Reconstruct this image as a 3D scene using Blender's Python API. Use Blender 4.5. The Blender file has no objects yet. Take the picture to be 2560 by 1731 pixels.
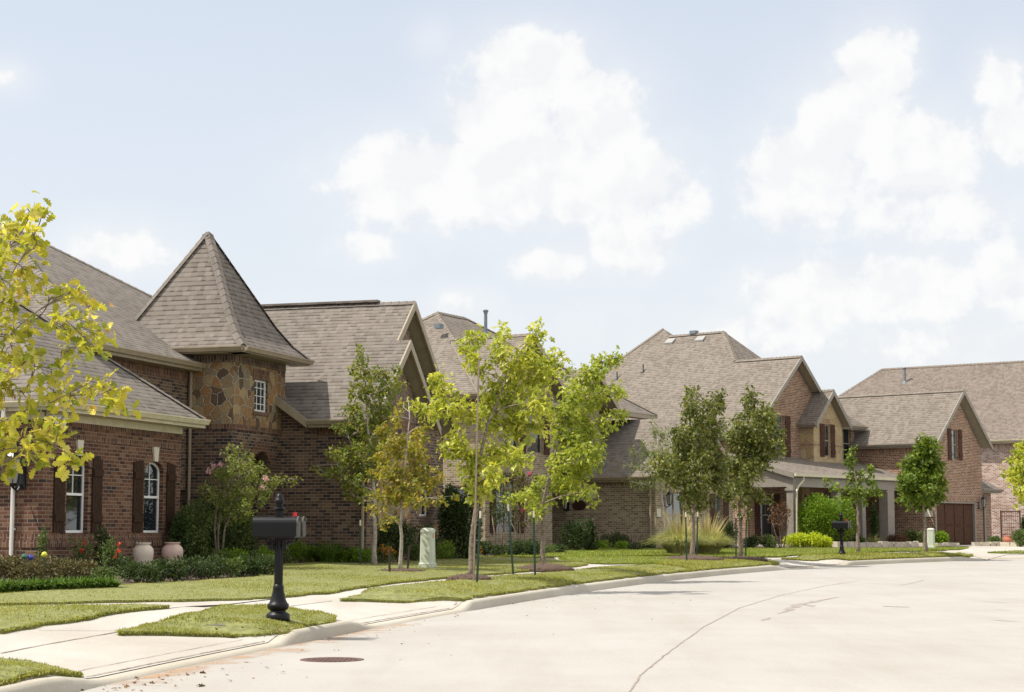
import bpy, bmesh, math, random
import numpy as np
from mathutils import Vector, Matrix
from mathutils.geometry import tessellate_polygon, delaunay_2d_cdt
R = math.radians
sc = bpy.context.scene
COL = sc.collection

# ------------------------------------------------------------------ camera, sky, sun, exposure
FPX, CXP, CYP = 4500.0, 1280.0, 865.5          # focal length / centre measured on the 2560 px wide photograph
TH = math.atan((1330 - CYP) / FPX)             # upward pitch
CAMZ = 1.5
cam_d = bpy.data.cameras.new('camera')
cam = bpy.data.objects.new('camera', cam_d); COL.objects.link(cam)
cam.location = (0, 0, CAMZ); cam.rotation_euler = (R(90) + TH, 0, 0)
cam_d.sensor_width = 36.0; cam_d.lens = 36.0 * FPX / 2560.0
cam_d.clip_start = 0.1; cam_d.clip_end = 5000
sc.camera = cam
sc.view_settings.view_transform = 'Standard'; sc.view_settings.look = 'None'
sc.view_settings.gamma = 1.0; sc.view_settings.use_curve_mapping = False
sc.view_settings.exposure = EXPOSURE = 0.95

SUN_EL, SUN_AZ = R(58), R(261)                  # azimuth clockwise from +Y; the sun stands to the left
sdir = Vector((math.sin(SUN_AZ) * math.cos(SUN_EL), math.cos(SUN_AZ) * math.cos(SUN_EL), math.sin(SUN_EL)))
sun_d = bpy.data.lights.new('sun', 'SUN'); sun_d.energy = 3.3; sun_d.angle = R(0.53); sun_d.color = (1.0, 0.955, 0.875)
sun = bpy.data.objects.new('sun', sun_d); COL.objects.link(sun)
sun.rotation_euler = (-sdir).to_track_quat('-Z', 'Y').to_euler(); sun.location = (0, 0, 60)

world = bpy.data.worlds.new('World'); sc.world = world; world.use_nodes = True
WN = world.node_tree; WN.nodes.clear()
def wn(t, **kw):
    n = WN.nodes.new(t)
    for k, v in kw.items(): setattr(n, k, v)
    return n
def wl(a, b): WN.links.new(a, b)
def wmath(op, a, b=None, c=None):
    n = wn('ShaderNodeMath', operation=op)
    for i, v in enumerate((a, b, c)):
        if v is None: continue
        if isinstance(v, (int, float)): n.inputs[i].default_value = v
        else: wl(v, n.inputs[i])
    return n.outputs[0]
sky = wn('ShaderNodeTexSky', sky_type='NISHITA'); sky.sun_disc = False
sky.sun_elevation = SUN_EL; sky.sun_rotation = SUN_AZ
sky.air_density = 1.0; sky.dust_density = 1.6; sky.ozone_density = 1.4
tc = wn('ShaderNodeTexCoord')
sep = wn('ShaderNodeSeparateXYZ'); wl(tc.outputs['Generated'], sep.inputs[0])
az = wmath('ARCTAN2', sep.outputs[0], sep.outputs[1])
el = wmath('ARCSINE', sep.outputs[2])
# cumulus banks: centre azimuth, centre elevation, half width, half height (radians), weight
def pxdir(x, y):
    a = (x - CXP) / FPX; b = (CYP - y) / FPX
    v = Vector((a, math.cos(TH) - b * math.sin(TH), math.sin(TH) + b * math.cos(TH))).normalized()
    return math.atan2(v.x, v.y), math.asin(v.z)
CLOUDS = [(1330,170,190,110,1.1),(1260,300,170,150,1.05),(1480,290,160,150,1.0),(1050,450,250,130,1.05),(1330,430,330,160,1.0),(1600,470,190,150,.8),
          (1560,620,170,90,.8),(1400,660,130,60,.9),(1180,520,330,70,.55),
          (2190,170,110,120,1.05),(2130,300,170,150,1.05),(2030,440,190,150,1.0),(2300,400,190,150,1.0),(2500,210,80,90,.9),(2520,330,90,120,.85),(2330,530,260,110,.85),
          (2050,740,230,110,.9),(2300,720,240,110,.95),(2500,700,150,130,.8),(1880,840,330,100,.6),(2350,860,330,90,.65),
          (300,620,150,70,.95),(20,195,60,45,.75),(920,620,120,55,.6),(1160,760,110,55,.65),(1400,800,700,90,.3),(1080,100,70,60,.5)]
n1 = wn('ShaderNodeTexNoise'); n1.inputs['Scale'].default_value = 34.0; n1.inputs['Detail'].default_value = 9.0; n1.inputs['Roughness'].default_value = .62
n2 = wn('ShaderNodeTexNoise'); n2.inputs['Scale'].default_value = 9.0; n2.inputs['Detail'].default_value = 5.0; n2.inputs['Roughness'].default_value = .55
wl(tc.outputs['Generated'], n1.inputs['Vector']); wl(tc.outputs['Generated'], n2.inputs['Vector'])
field = None
for (cx, cy, rx, ry, wt) in CLOUDS:
    a0, e0 = pxdir(cx, cy)
    da = wmath('DIVIDE', wmath('SUBTRACT', az, a0), rx / FPX); de = wmath('DIVIDE', wmath('SUBTRACT', el, e0), ry / FPX)
    r2 = wmath('ADD', wmath('MULTIPLY', da, da), wmath('MULTIPLY', de, de))
    g = wmath('MULTIPLY', wmath('EXPONENT', wmath('MULTIPLY', r2, -0.9)), wt * 1.25)
    field = g if field is None else wmath('MAXIMUM', field, g)
# elsewhere in the sky (not in the view) added clouds, much brighter, as fill for the shadows
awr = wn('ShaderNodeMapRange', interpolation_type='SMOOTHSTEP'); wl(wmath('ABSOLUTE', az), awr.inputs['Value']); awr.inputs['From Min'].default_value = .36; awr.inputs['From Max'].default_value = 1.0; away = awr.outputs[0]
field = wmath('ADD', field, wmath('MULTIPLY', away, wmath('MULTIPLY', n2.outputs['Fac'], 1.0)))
dens = wmath('ADD', field, wmath('MULTIPLY_ADD', n1.outputs['Fac'], 1.55, -0.80))
dens = wmath('ADD', dens, wmath('MULTIPLY_ADD', n2.outputs['Fac'], .7, -0.35))
ramp = wn('ShaderNodeMapRange', interpolation_type='SMOOTHSTEP'); wl(dens, ramp.inputs['Value'])
ramp.inputs['From Min'].default_value = .42; ramp.inputs['From Max'].default_value = .90
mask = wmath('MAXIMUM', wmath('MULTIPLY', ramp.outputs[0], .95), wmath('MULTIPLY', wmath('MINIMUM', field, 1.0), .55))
# relief: the cloud field sampled again a little towards the sun, so that the billows have a lit and a grey side
n3 = wn('ShaderNodeTexNoise'); n3.inputs['Scale'].default_value = 34.0; n3.inputs['Detail'].default_value = 5.0; n3.inputs['Roughness'].default_value = .55
of = wn('ShaderNodeVectorMath', operation='ADD'); wl(tc.outputs['Generated'], of.inputs[0]); of.inputs[1].default_value = (-.009, 0, .010); wl(of.outputs[0], n3.inputs['Vector'])
n4 = wn('ShaderNodeTexNoise'); n4.inputs['Scale'].default_value = 34.0; n4.inputs['Detail'].default_value = 5.0; n4.inputs['Roughness'].default_value = .55
wl(tc.outputs['Generated'], n4.inputs['Vector'])
lit = wn('ShaderNodeMapRange'); wl(wmath('SUBTRACT', n4.outputs['Fac'], n3.outputs['Fac']), lit.inputs['Value']); lit.inputs['From Min'].default_value = -.10; lit.inputs['From Max'].default_value = .06
cr = wn('ShaderNodeMix', data_type='RGBA'); wl(lit.outputs[0], cr.inputs['Factor'])
cr.inputs['A'].default_value = (5.08, 5.12, 5.18, 1); cr.inputs['B'].default_value = (5.42, 5.42, 5.38, 1)
crb = wn('ShaderNodeMix', data_type='RGBA'); wl(away, crb.inputs['Factor']); wl(cr.outputs['Result'], crb.inputs['A']); crb.inputs['B'].default_value = (12.5, 12.1, 11.5, 1)  # unseen clouds set brighter than the visible ones to lift the ambient
# thin bright haze that whitens the sky towards the horizon
hz = wn('ShaderNodeMapRange'); wl(el, hz.inputs['Value'])
hz.inputs['From Min'].default_value = 0.0; hz.inputs['From Max'].default_value = .36; hz.inputs['To Min'].default_value = .93; hz.inputs['To Max'].default_value = .58
m0 = wn('ShaderNodeMix', data_type='RGBA'); wl(hz.outputs[0], m0.inputs['Factor']); wl(sky.outputs[0], m0.inputs['A']); m0.inputs['B'].default_value = (4.72, 4.86, 5.06, 1)
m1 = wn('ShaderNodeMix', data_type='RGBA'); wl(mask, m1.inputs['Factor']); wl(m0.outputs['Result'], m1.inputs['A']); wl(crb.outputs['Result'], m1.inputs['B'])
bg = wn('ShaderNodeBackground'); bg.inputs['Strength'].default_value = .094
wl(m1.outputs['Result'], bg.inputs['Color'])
wo = wn('ShaderNodeOutputWorld'); wl(bg.outputs[0], wo.inputs[0])

# ------------------------------------------------------------------ measuring helpers
cT, sT = math.cos(TH), math.sin(TH)
def ray(x, y):
    a = (x - CXP) / FPX; b = (CYP - y) / FPX
    return Vector((a, cT - b * sT, sT + b * cT))
def atY(x, y, Y):
    r = ray(x, y); t = Y / r.y
    return Vector((r.x * t, Y, CAMZ + r.z * t))
SL = 0.0062
def plane(Y): return SL * min(Y, 95.0)

# ------------------------------------------------------------------ mesh builder
class MB:
    def __init__(s): s.v = []; s.f = []; s.uv = []; s.m = []
    def poly(s, pts, mat=0, swap=False, out=None, uvs=None):
        pts = [Vector(p) for p in pts]
        n = Vector((0, 0, 0))
        for i in range(len(pts)):
            a, b = pts[i], pts[(i + 1) % len(pts)]
            n += Vector(((a.y - b.y) * (a.z + b.z), (a.z - b.z) * (a.x + b.x), (a.x - b.x) * (a.y + b.y)))
        if n.length < 1e-9: return
        n.normalize()
        if out is not None and n.dot(Vector(out)) < 0: pts.reverse(); n = -n; uvs = uvs[::-1] if uvs else None
        if uvs is None:
            t = Vector((0, 0, 1)).cross(n)
            if t.length < .02: t = Vector((1, 0, 0))
            t.normalize(); b = n.cross(t)
            uvs = [(p.dot(t), p.dot(b)) for p in pts]
            if swap: uvs = [(q, p) for p, q in uvs]
        i0 = len(s.v); s.v += [tuple(p) for p in pts]
        s.f.append(tuple(range(i0, i0 + len(pts)))); s.uv += list(uvs); s.m.append(mat)
    def box(s, a, b, mat=0, swap=False):
        x0, y0, z0 = [min(p, q) for p, q in zip(a, b)]; x1, y1, z1 = [max(p, q) for p, q in zip(a, b)]
        c = [(x0,y0,z0),(x1,y0,z0),(x1,y1,z0),(x0,y1,z0),(x0,y0,z1),(x1,y0,z1),(x1,y1,z1),(x0,y1,z1)]
        for q in ((0,3,2,1),(4,5,6,7),(0,1,5,4),(1,2,6,5),(2,3,7,6),(3,0,4,7)): s.poly([c[i] for i in q], mat, swap)
    def hull8(s, c, mat=0):      # box from 8 corners: 4 bottom, 4 top
        for q in ((0,3,2,1),(4,5,6,7),(0,1,5,4),(1,2,6,5),(2,3,7,6),(3,0,4,7)): s.poly([c[i] for i in q], mat)
    def tube(s, pts, rad, seg=8, mat=0, cap=True):
        pts = [Vector(p) for p in pts]; rings = []
        if not hasattr(rad, '__len__'): rad = [rad] * len(pts)
        prev = None
        for i, p in enumerate(pts):
            d = (pts[min(i + 1, len(pts) - 1)] - pts[max(i - 1, 0)]).normalized()
            if prev is None:
                x = d.orthogonal().normalized()
            else:
                x = (prev - d * prev.dot(d)); x = x.normalized() if x.length > 1e-6 else d.orthogonal().normalized()
            prev = x; y = d.cross(x); i0 = len(s.v)
            for k in range(seg):
                a = 2 * math.pi * k / seg
                s.v.append(tuple(p + (x * math.cos(a) + y * math.sin(a)) * rad[i]))
            rings.append(i0)
        L = 0.0
        for i in range(len(rings) - 1):
            L2 = L + (pts[i + 1] - pts[i]).length; c = 2 * math.pi * rad[i]
            for k in range(seg):
                k2 = (k + 1) % seg
                s.f.append((rings[i] + k, rings[i] + k2, rings[i + 1] + k2, rings[i + 1] + k))
                s.uv += [(c * k / seg, L), (c * (k + 1) / seg, L), (c * (k + 1) / seg, L2), (c * k / seg, L2)]; s.m.append(mat)
            L = L2
        if cap:
            for i0, rev in ((rings[0], True), (rings[-1], False)):
                q = list(range(i0, i0 + seg)); q = q[::-1] if rev else q
                s.f.append(tuple(q)); s.uv += [(0, 0)] * seg; s.m.append(mat)
    def lathe(s, prof, seg=24, mat=0, c=(0, 0, 0), flute=0.0, nfl=0):   # prof: (radius, z)
        rings = []
        for (r, z) in prof:
            i0 = len(s.v)
            for k in range(seg):
                a = 2 * math.pi * k / seg
                rr = r * (1 - (flute if (nfl and k % 2) else 0))
                s.v.append((c[0] + rr * math.cos(a), c[1] + rr * math.sin(a), c[2] + z))
            rings.append(i0)
        for i in range(len(rings) - 1):
            for k in range(seg):
                k2 = (k + 1) % seg
                s.f.append((rings[i] + k, rings[i] + k2, rings[i + 1] + k2, rings[i + 1] + k))
                s.uv += [(k / seg, prof[i][1]), ((k + 1) / seg, prof[i][1]), ((k + 1) / seg, prof[i + 1][1]), (k / seg, prof[i + 1][1])]; s.m.append(mat)
        for i0, rev in ((rings[0], True), (rings[-1], False)):
            q = list(range(i0, i0 + seg)); q = q[::-1] if rev else q
            s.f.append(tuple(q)); s.uv += [(0, 0)] * seg; s.m.append(mat)
    def build(s, name, mats, parent=None, smooth=False, loc=None):
        me = bpy.data.meshes.new(name); me.from_pydata(s.v, [], s.f)
        uv = me.uv_layers.new(name='UVMap')
        flat = [c for p in s.uv for c in p]
        if len(flat) == len(me.loops) * 2: uv.data.foreach_set('uv', flat)
        for m in (mats if isinstance(mats, (list, tuple)) else [mats]): me.materials.append(m)
        me.polygons.foreach_set('material_index', s.m)
        if smooth: me.polygons.foreach_set('use_smooth', [True] * len(me.polygons))
        me.update()
        o = bpy.data.objects.new(name, me); COL.objects.link(o)
        if parent is not None: o.parent = parent
        if loc is not None: o.location = loc
        return o

def tag(o, label=None, cat=None, group=None, kind=None):
    if label: o['label'] = label
    if cat: o['category'] = cat
    if group: o['group'] = group
    if kind: o['kind'] = kind
    return o
def empty(name, loc, rz=0):
    o = bpy.data.objects.new(name, None); COL.objects.link(o); o.location = loc; o.rotation_euler = (0, 0, rz); o.empty_display_size = .3
    return o
def np_mesh(name, V, tri_or_quads, mat, parent=None, uvs=None, loc=None):
    """V (N,3) array, faces (M,k) array"""
    me = bpy.data.meshes.new(name); M, k = tri_or_quads.shape
    me.vertices.add(len(V)); me.vertices.foreach_set('co', V.astype(np.float32).ravel())
    me.loops.add(M * k); me.loops.foreach_set('vertex_index', tri_or_quads.astype(np.int32).ravel())
    me.polygons.add(M); me.polygons.foreach_set('loop_start', np.arange(0, M * k, k, dtype=np.int32)); me.polygons.foreach_set('loop_total', np.full(M, k, dtype=np.int32))
    for m in (mat if isinstance(mat, (list, tuple)) else [mat]): me.materials.append(m)
    me.update(calc_edges=True); me.validate()
    o = bpy.data.objects.new(name, me); COL.objects.link(o)
    if parent is not None: o.parent = parent
    if loc is not None: o.location = loc
    return o

# ------------------------------------------------------------------ materials
def newmat(name):
    m = bpy.data.materials.new(name); m.use_nodes = True; t = m.node_tree
    return m, t, t.nodes['Principled BSDF']
def nd(t, typ, **kw):
    n = t.nodes.new(typ)
    for k, v in kw.items():
        if k in n.inputs: n.inputs[k].default_value = v
        else: setattr(n, k, v)
    return n
def ramp_node(t, fac, stops, interp='LINEAR'):
    n = t.nodes.new('ShaderNodeValToRGB'); n.color_ramp.interpolation = interp
    e = n.color_ramp.elements
    while len(e) < len(stops): e.new(.5)
    for i, (p, c) in enumerate(stops): e[i].position = p; e[i].color = (*c, 1)
    t.links.new(fac, n.inputs[0]); return n.outputs[0]
def mixc(t, fac, a, b, mode='MIX'):
    n = t.nodes.new('ShaderNodeMix'); n.data_type = 'RGBA'; n.blend_type = mode
    for key, v in (('Factor', fac), ('A', a), ('B', b)):
        if isinstance(v, (int, float)): n.inputs[key].default_value = v
        elif isinstance(v, tuple): n.inputs[key].default_value = (*v, 1)
        else: t.links.new(v, n.inputs[key])
    return n.outputs['Result']
def mth(t, op, a, b=None):
    n = t.nodes.new('ShaderNodeMath'); n.operation = op
    for i, v in enumerate((a, b)):
        if v is None: continue
        if isinstance(v, (int, float)): n.inputs[i].default_value = v
        else: t.links.new(v, n.inputs[i])
    return n.outputs[0]
def simple(name, col, rough=.6, metal=0.0, var=.12, scale=6.0, bump=0.0, spec=.5):
    m, t, b = newmat(name); tc = nd(t, 'ShaderNodeTexCoord')
    nz = nd(t, 'ShaderNodeTexNoise', Scale=scale, Detail=5.0); t.links.new(tc.outputs['Object'], nz.inputs['Vector'])
    lo = tuple(c * (1 - var) for c in col); hi = tuple(min(1, c * (1 + var)) for c in col)
    t.links.new(ramp_node(t, nz.outputs['Fac'], [(.3, lo), (.7, hi)]), b.inputs['Base Color'])
    b.inputs['Roughness'].default_value = rough; b.inputs['Metallic'].default_value = metal; b.inputs['Specular IOR Level'].default_value = spec
    if bump:
        bp = nd(t, 'ShaderNodeBump', Strength=bump, Distance=.01); t.links.new(nz.outputs['Fac'], bp.inputs['Height']); t.links.new(bp.outputs[0], b.inputs['Normal'])
    return m
def brick_mat(name, stops, mortar, bw=.215, rh=.076, rot=0.0, msize=.0065):
    m, t, b = newmat(name); uv = nd(t, 'ShaderNodeUVMap', uv_map='UVMap')
    mp = nd(t, 'ShaderNodeMapping'); mp.inputs['Rotation'].default_value = (0, 0, rot); t.links.new(uv.outputs[0], mp.inputs['Vector'])
    br = nd(t, 'ShaderNodeTexBrick', Scale=1.0); br.offset = .5
    br.inputs['Color1'].default_value = (0, 0, 0, 1); br.inputs['Color2'].default_value = (1, 1, 1, 1); br.inputs['Mortar'].default_value = (.5, .5, .5, 1)
    br.inputs['Mortar Size'].default_value = msize; br.inputs['Mortar Smooth'].default_value = .15
    br.inputs['Brick Width'].default_value = bw; br.inputs['Row Height'].default_value = rh
    t.links.new(mp.outputs[0], br.inputs['Vector'])
    bc = ramp_node(t, br.outputs['Color'], stops)
    nz = nd(t, 'ShaderNodeTexNoise', Scale=38.0, Detail=4.0); t.links.new(uv.outputs[0], nz.inputs['Vector'])
    nb = nd(t, 'ShaderNodeTexNoise', Scale=.55, Detail=4.0); t.links.new(uv.outputs[0], nb.inputs['Vector'])
    bc = mixc(t, .55, bc, ramp_node(t, nz.outputs['Fac'], [(.3, (.55, .55, .55)), (.7, (1.0, 1.0, 1.0))]), 'MULTIPLY')
    c = mixc(t, br.outputs['Fac'], bc, mortar)
    c = mixc(t, .5, c, ramp_node(t, nb.outputs['Fac'], [(.3, (.72, .70, .68)), (.7, (1.0, 1.0, 1.0))]), 'MULTIPLY')
    t.links.new(c, b.inputs['Base Color']); b.inputs['Roughness'].default_value = .88; b.inputs['Specular IOR Level'].default_value = .25
    h = mth(t, 'SUBTRACT', mth(t, 'MULTIPLY', nz.outputs['Fac'], .35), br.outputs['Fac'])
    bp = nd(t, 'ShaderNodeBump', Strength=.6, Distance=.008); t.links.new(h, bp.inputs['Height']); t.links.new(bp.outputs[0], b.inputs['Normal'])
    return m
def shingle_mat(name, tint=(1, 1, 1)):
    m, t, b = newmat(name); uv = nd(t, 'ShaderNodeUVMap', uv_map='UVMap')
    nw = nd(t, 'ShaderNodeTexNoise', Scale=3.0, Detail=2.0); t.links.new(uv.outputs[0], nw.inputs['Vector'])
    off = nd(t, 'ShaderNodeVectorMath', operation='MULTIPLY_ADD'); t.links.new(nw.outputs['Color'], off.inputs[0]); off.inputs[1].default_value = (.012, .010, 0); t.links.new(uv.outputs[0], off.inputs[2])
    br = nd(t, 'ShaderNodeTexBrick', Scale=1.0); br.offset = .37; br.offset_frequency = 3; br.squash = .62; br.squash_frequency = 2
    br.inputs['Color1'].default_value = (0, 0, 0, 1); br.inputs['Color2'].default_value = (1, 1, 1, 1); br.inputs['Mortar'].default_value = (.5, .5, .5, 1)
    br.inputs['Mortar Size'].default_value = .005; br.inputs['Mortar Smooth'].default_value = .3
    br.inputs['Brick Width'].default_value = .19; br.inputs['Row Height'].default_value = .145
    t.links.new(off.outputs[0], br.inputs['Vector'])
    T = lambda c: tuple(a * k for a, k in zip(c, tint))
    c = ramp_node(t, br.outputs['Color'], [(0, T((.146, .126, .107))), (.3, T((.168, .146, .125))), (.65, T((.180, .157, .135))), (1, T((.202, .178, .154)))])
    nb = nd(t, 'ShaderNodeTexNoise', Scale=.5, Detail=5.0); t.links.new(uv.outputs[0], nb.inputs['Vector'])
    ng = nd(t, 'ShaderNodeTexNoise', Scale=60.0, Detail=2.0); t.links.new(uv.outputs[0], ng.inputs['Vector'])
    c = mixc(t, .6, c, ramp_node(t, nb.outputs['Fac'], [(.3, (.84, .83, .82)), (.7, (1.04, 1.03, 1.02))]), 'MULTIPLY')
    c = mixc(t, .45, c, ramp_node(t, ng.outputs['Fac'], [(.3, (.6, .6, .6)), (.7, (1.15, 1.15, 1.15))]), 'MULTIPLY')
    # butt edge of every course: a narrow dark line where one course overlaps the next, and the step itself as relief
    sx = nd(t, 'ShaderNodeSeparateXYZ'); t.links.new(off.outputs[0], sx.inputs[0])
    fr = mth(t, 'FRACT', mth(t, 'DIVIDE', sx.outputs[1], .145))
    ln = ramp_node(t, fr, [(0, (.22, .20, .18)), (.2, (.30, .27, .25)), (.3, (1, 1, 1)), (1, (1, 1, 1))])
    lm = mth(t, 'MULTIPLY', .85, ramp_node(t, br.outputs['Color'], [(.25, (1, 1, 1)), (.6, (.42, .42, .42))]))
    c = mixc(t, lm, c, ln, 'MULTIPLY')
    t.links.new(c, b.inputs['Base Color']); b.inputs['Roughness'].default_value = .95; b.inputs['Specular IOR Level'].default_value = .15
    hh = mth(t, 'ADD', mth(t, 'MULTIPLY', mth(t, 'SUBTRACT', 1.0, fr), .6), mth(t, 'MULTIPLY', br.outputs['Color'], .5))
    bp = nd(t, 'ShaderNodeBump', Strength=.5, Distance=.012); t.links.new(hh, bp.inputs['Height']); t.links.new(bp.outputs[0], b.inputs['Normal'])
    return m
def stone_mat(name, stops, mortar, scale=4.1, edge=.032):
    m, t, b = newmat(name); uv = nd(t, 'ShaderNodeUVMap', uv_map='UVMap')
    nw = nd(t, 'ShaderNodeTexNoise', Scale=3.0, Detail=3.0); t.links.new(uv.outputs[0], nw.inputs['Vector'])
    off = nd(t, 'ShaderNodeVectorMath', operation='MULTIPLY_ADD'); t.links.new(nw.outputs['Color'], off.inputs[0]); off.inputs[1].default_value = (.24, .24, 0); t.links.new(uv.outputs[0], off.inputs[2])
    v1 = nd(t, 'ShaderNodeTexVoronoi', Scale=scale, Randomness=.85); v1.voronoi_dimensions = '2D'; v1.feature = 'F1'
    v2 = nd(t, 'ShaderNodeTexVoronoi', Scale=scale, Randomness=.85); v2.voronoi_dimensions = '2D'; v2.feature = 'DISTANCE_TO_EDGE'
    for v in (v1, v2): t.links.new(off.outputs[0], v.inputs['Vector'])
    sx = nd(t, 'ShaderNodeSeparateColor'); t.links.new(v1.outputs['Color'], sx.inputs[0])
    c = ramp_node(t, sx.outputs[0], stops)
    nz = nd(t, 'ShaderNodeTexNoise', Scale=16.0, Detail=8.0, Roughness=.65); t.links.new(uv.outputs[0], nz.inputs['Vector'])
    c = mixc(t, .8, c, ramp_node(t, nz.outputs['Fac'], [(.25, (.5, .48, .45)), (.75, (1.1, 1.08, 1.05))]), 'MULTIPLY')
    e = ramp_node(t, v2.outputs['Distance'], [(edge * .7, (1, 1, 1)), (edge * 1.6, (0, 0, 0))])
    t.links.new(mixc(t, e, c, mortar), b.inputs['Base Color']); b.inputs['Roughness'].default_value = .9; b.inputs['Specular IOR Level'].default_value = .2
    h = mth(t, 'SUBTRACT', mth(t, 'MULTIPLY', nz.outputs['Fac'], .6), e)
    bp = nd(t, 'ShaderNodeBump', Strength=1.0, Distance=.045); t.links.new(h, bp.inputs['Height']); t.links.new(bp.outputs[0], b.inputs['Normal'])
    return m
def leaf_mat(name, stops, trans=.35, rough=.5, tr_gain=1.25):
    m, t, b = newmat(name); g = nd(t, 'ShaderNodeNewGeometry')
    c = ramp_node(t, g.outputs['Random Per Island'], stops)
    tc = nd(t, 'ShaderNodeTexCoord'); nz = nd(t, 'ShaderNodeTexNoise', Scale=1.3, Detail=2.0); t.links.new(tc.outputs['Object'], nz.inputs['Vector'])
    c = mixc(t, .55, c, ramp_node(t, nz.outputs['Fac'], [(.35, (.68, .72, .7)), (.65, (1.12, 1.06, 1.0))]), 'MULTIPLY')
    t.links.new(c, b.inputs['Base Color']); b.inputs['Roughness'].default_value = rough; b.inputs['Specular IOR Level'].default_value = .22
    tr = nd(t, 'ShaderNodeBsdfTranslucent'); c2 = mixc(t, 1.0, c, (tr_gain * 1.05, tr_gain, tr_gain * .5), 'MULTIPLY'); t.links.new(c2, tr.inputs['Color'])
    mx = nd(t, 'ShaderNodeMixShader'); mx.inputs[0].default_value = trans
    t.links.new(b.outputs[0], mx.inputs[1]); t.links.new(tr.outputs[0], mx.inputs[2])
    t.links.new(mx.outputs[0], t.nodes['Material Output'].inputs[0])
    return m
def concrete_mat(name, col, stain=(.8, .77, .73)):
    m, t, b = newmat(name); tc = nd(t, 'ShaderNodeTexCoord')
    a = nd(t, 'ShaderNodeTexNoise', Scale=.35, Detail=6.0, Roughness=.6); f = nd(t, 'ShaderNodeTexNoise', Scale=45.0, Detail=3.0)
    mp = nd(t, 'ShaderNodeMapping'); mp.inputs['Scale'].default_value = (1.0, .16, 1); mp.inputs['Rotation'].default_value = (0, 0, R(18))
    t.links.new(tc.outputs['Object'], mp.inputs['Vector'])
    s2 = nd(t, 'ShaderNodeTexNoise', Scale=1.6, Detail=6.0, Roughness=.65); t.links.new(mp.outputs[0], s2.inputs['Vector'])
    for n in (a, f): t.links.new(tc.outputs['Object'], n.inputs['Vector'])
    c = ramp_node(t, a.outputs['Fac'], [(.3, tuple(k * s for k, s in zip(col, stain))), (.62, col)])
    c = mixc(t, .4, c, ramp_node(t, s2.outputs['Fac'], [(.32, (.84, .82, .79)), (.55, (1, 1, 1))]), 'MULTIPLY')
    c = mixc(t, .5, c, ramp_node(t, f.outputs['Fac'], [(.3, (.82, .82, .82)), (.7, (1.08, 1.08, 1.08))]), 'MULTIPLY')
    t.links.new(c, b.inputs['Base Color']); b.inputs['Roughness'].default_value = .9; b.inputs['Specular IOR Level'].default_value = .2
    bp = nd(t, 'ShaderNodeBump', Strength=.25, Distance=.004); t.links.new(f.outputs['Fac'], bp.inputs['Height']); t.links.new(bp.outputs[0], b.inputs['Normal'])
    return m
def glass_mat(name, tint):
    m, t, b = newmat(name); tc = nd(t, 'ShaderNodeTexCoord'); nz = nd(t, 'ShaderNodeTexNoise', Scale=.7, Detail=1.0); t.links.new(tc.outputs['Object'], nz.inputs['Vector'])
    b.inputs['Base Color'].default_value = (*tint, 1); b.inputs['Roughness'].default_value = .04; b.inputs['Specular IOR Level'].default_value = .9
    bp = nd(t, 'ShaderNodeBump', Strength=.06, Distance=.02); t.links.new(nz.outputs['Fac'], bp.inputs['Height']); t.links.new(bp.outputs[0], b.inputs['Normal'])
    return m
M = {}
M['brick1'] = brick_mat('brick red brown', [(0, (.040, .031, .027)), (.14, (.082, .041, .027)), (.45, (.135, .061, .036)), (.75, (.172, .083, .047)), (1, (.21, .128, .076))], (.255, .195, .15))
M['brick1dark'] = brick_mat('brick brown with dark headers', [(0, (.034, .030, .030)), (.3, (.075, .047, .035)), (.6, (.128, .078, .049)), (1, (.205, .142, .088))], (.265, .21, .168))
M['herring'] = brick_mat('brick herringbone', [(0, (.06, .045, .04)), (.4, (.12, .068, .048)), (1, (.2, .125, .085))], (.42, .36, .30), rot=R(45), bw=.2)
M['brick2'] = brick_mat('brick tan', [(0, (.16, .118, .068)), (.4, (.25, .192, .115)), (.75, (.32, .255, .162)), (1, (.36, .31, .215))], (.45, .385, .29), msize=.008)
M['brick3'] = brick_mat('brick orange brown', [(0, (.12, .057, .033)), (.35, (.21, .10, .055)), (.7, (.27, .138, .078)), (1, (.32, .205, .13))], (.50, .42, .33), msize=.0085)
M['brick4'] = brick_mat('brick pale pink', [(0, (.25, .12, .085)), (.4, (.36, .21, .16)), (.75, (.48, .34, .28)), (1, (.55, .45, .39))], (.62, .56, .49), msize=.010)
M['shingle'] = shingle_mat('roof shingles'); M['shingle2'] = shingle_mat('roof shingles paler', (1.10, 1.08, 1.05)); M['shingle4'] = shingle_mat('roof shingles grey', (1.05, 1.0, .98))
M['stone1'] = stone_mat('fieldstone', [(0, (.085, .068, .056)), (.2, (.21, .125, .062)), (.45, (.33, .18, .075)), (.62, (.25, .18, .105)), (.8, (.40, .29, .145)), (1, (.22, .185, .13))], (.48, .41, .31))
M['stone3'] = stone_mat('limestone', [(0, (.36, .26, .14)), (.4, (.44, .33, .18)), (.7, (.48, .39, .23)), (1, (.33, .25, .15))], (.56, .48, .36), scale=2.4, edge=.022)
M['trim'] = simple('taupe trim paint', (.26, .21, .14), .5); M['trimlight'] = simple('cream gutter paint', (.50, .45, .31), .45)
M['trim3'] = simple('grey taupe trim paint', (.215, .188, .152), .5); M['soffit'] = simple('soffit paint', (.33, .28, .20), .7)
M['white'] = simple('white window frame', (.72, .72, .70), .4, var=.04); M['cast'] = simple('cast stone', (.55, .50, .40), .8, scale=20)
M['shutter'] = simple('dark stained shutter', (.040, .021, .012), .75, var=.3, scale=14, spec=.15); M['shutter3'] = simple('red brown shutter', (.066, .031, .020), .75, var=.25, spec=.15)
M['door'] = simple('stained wood door', (.072, .034, .019), .75, var=.3, scale=9, spec=.15); M['dark'] = simple('dark interior', (.012, .011, .010), .9)
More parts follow.
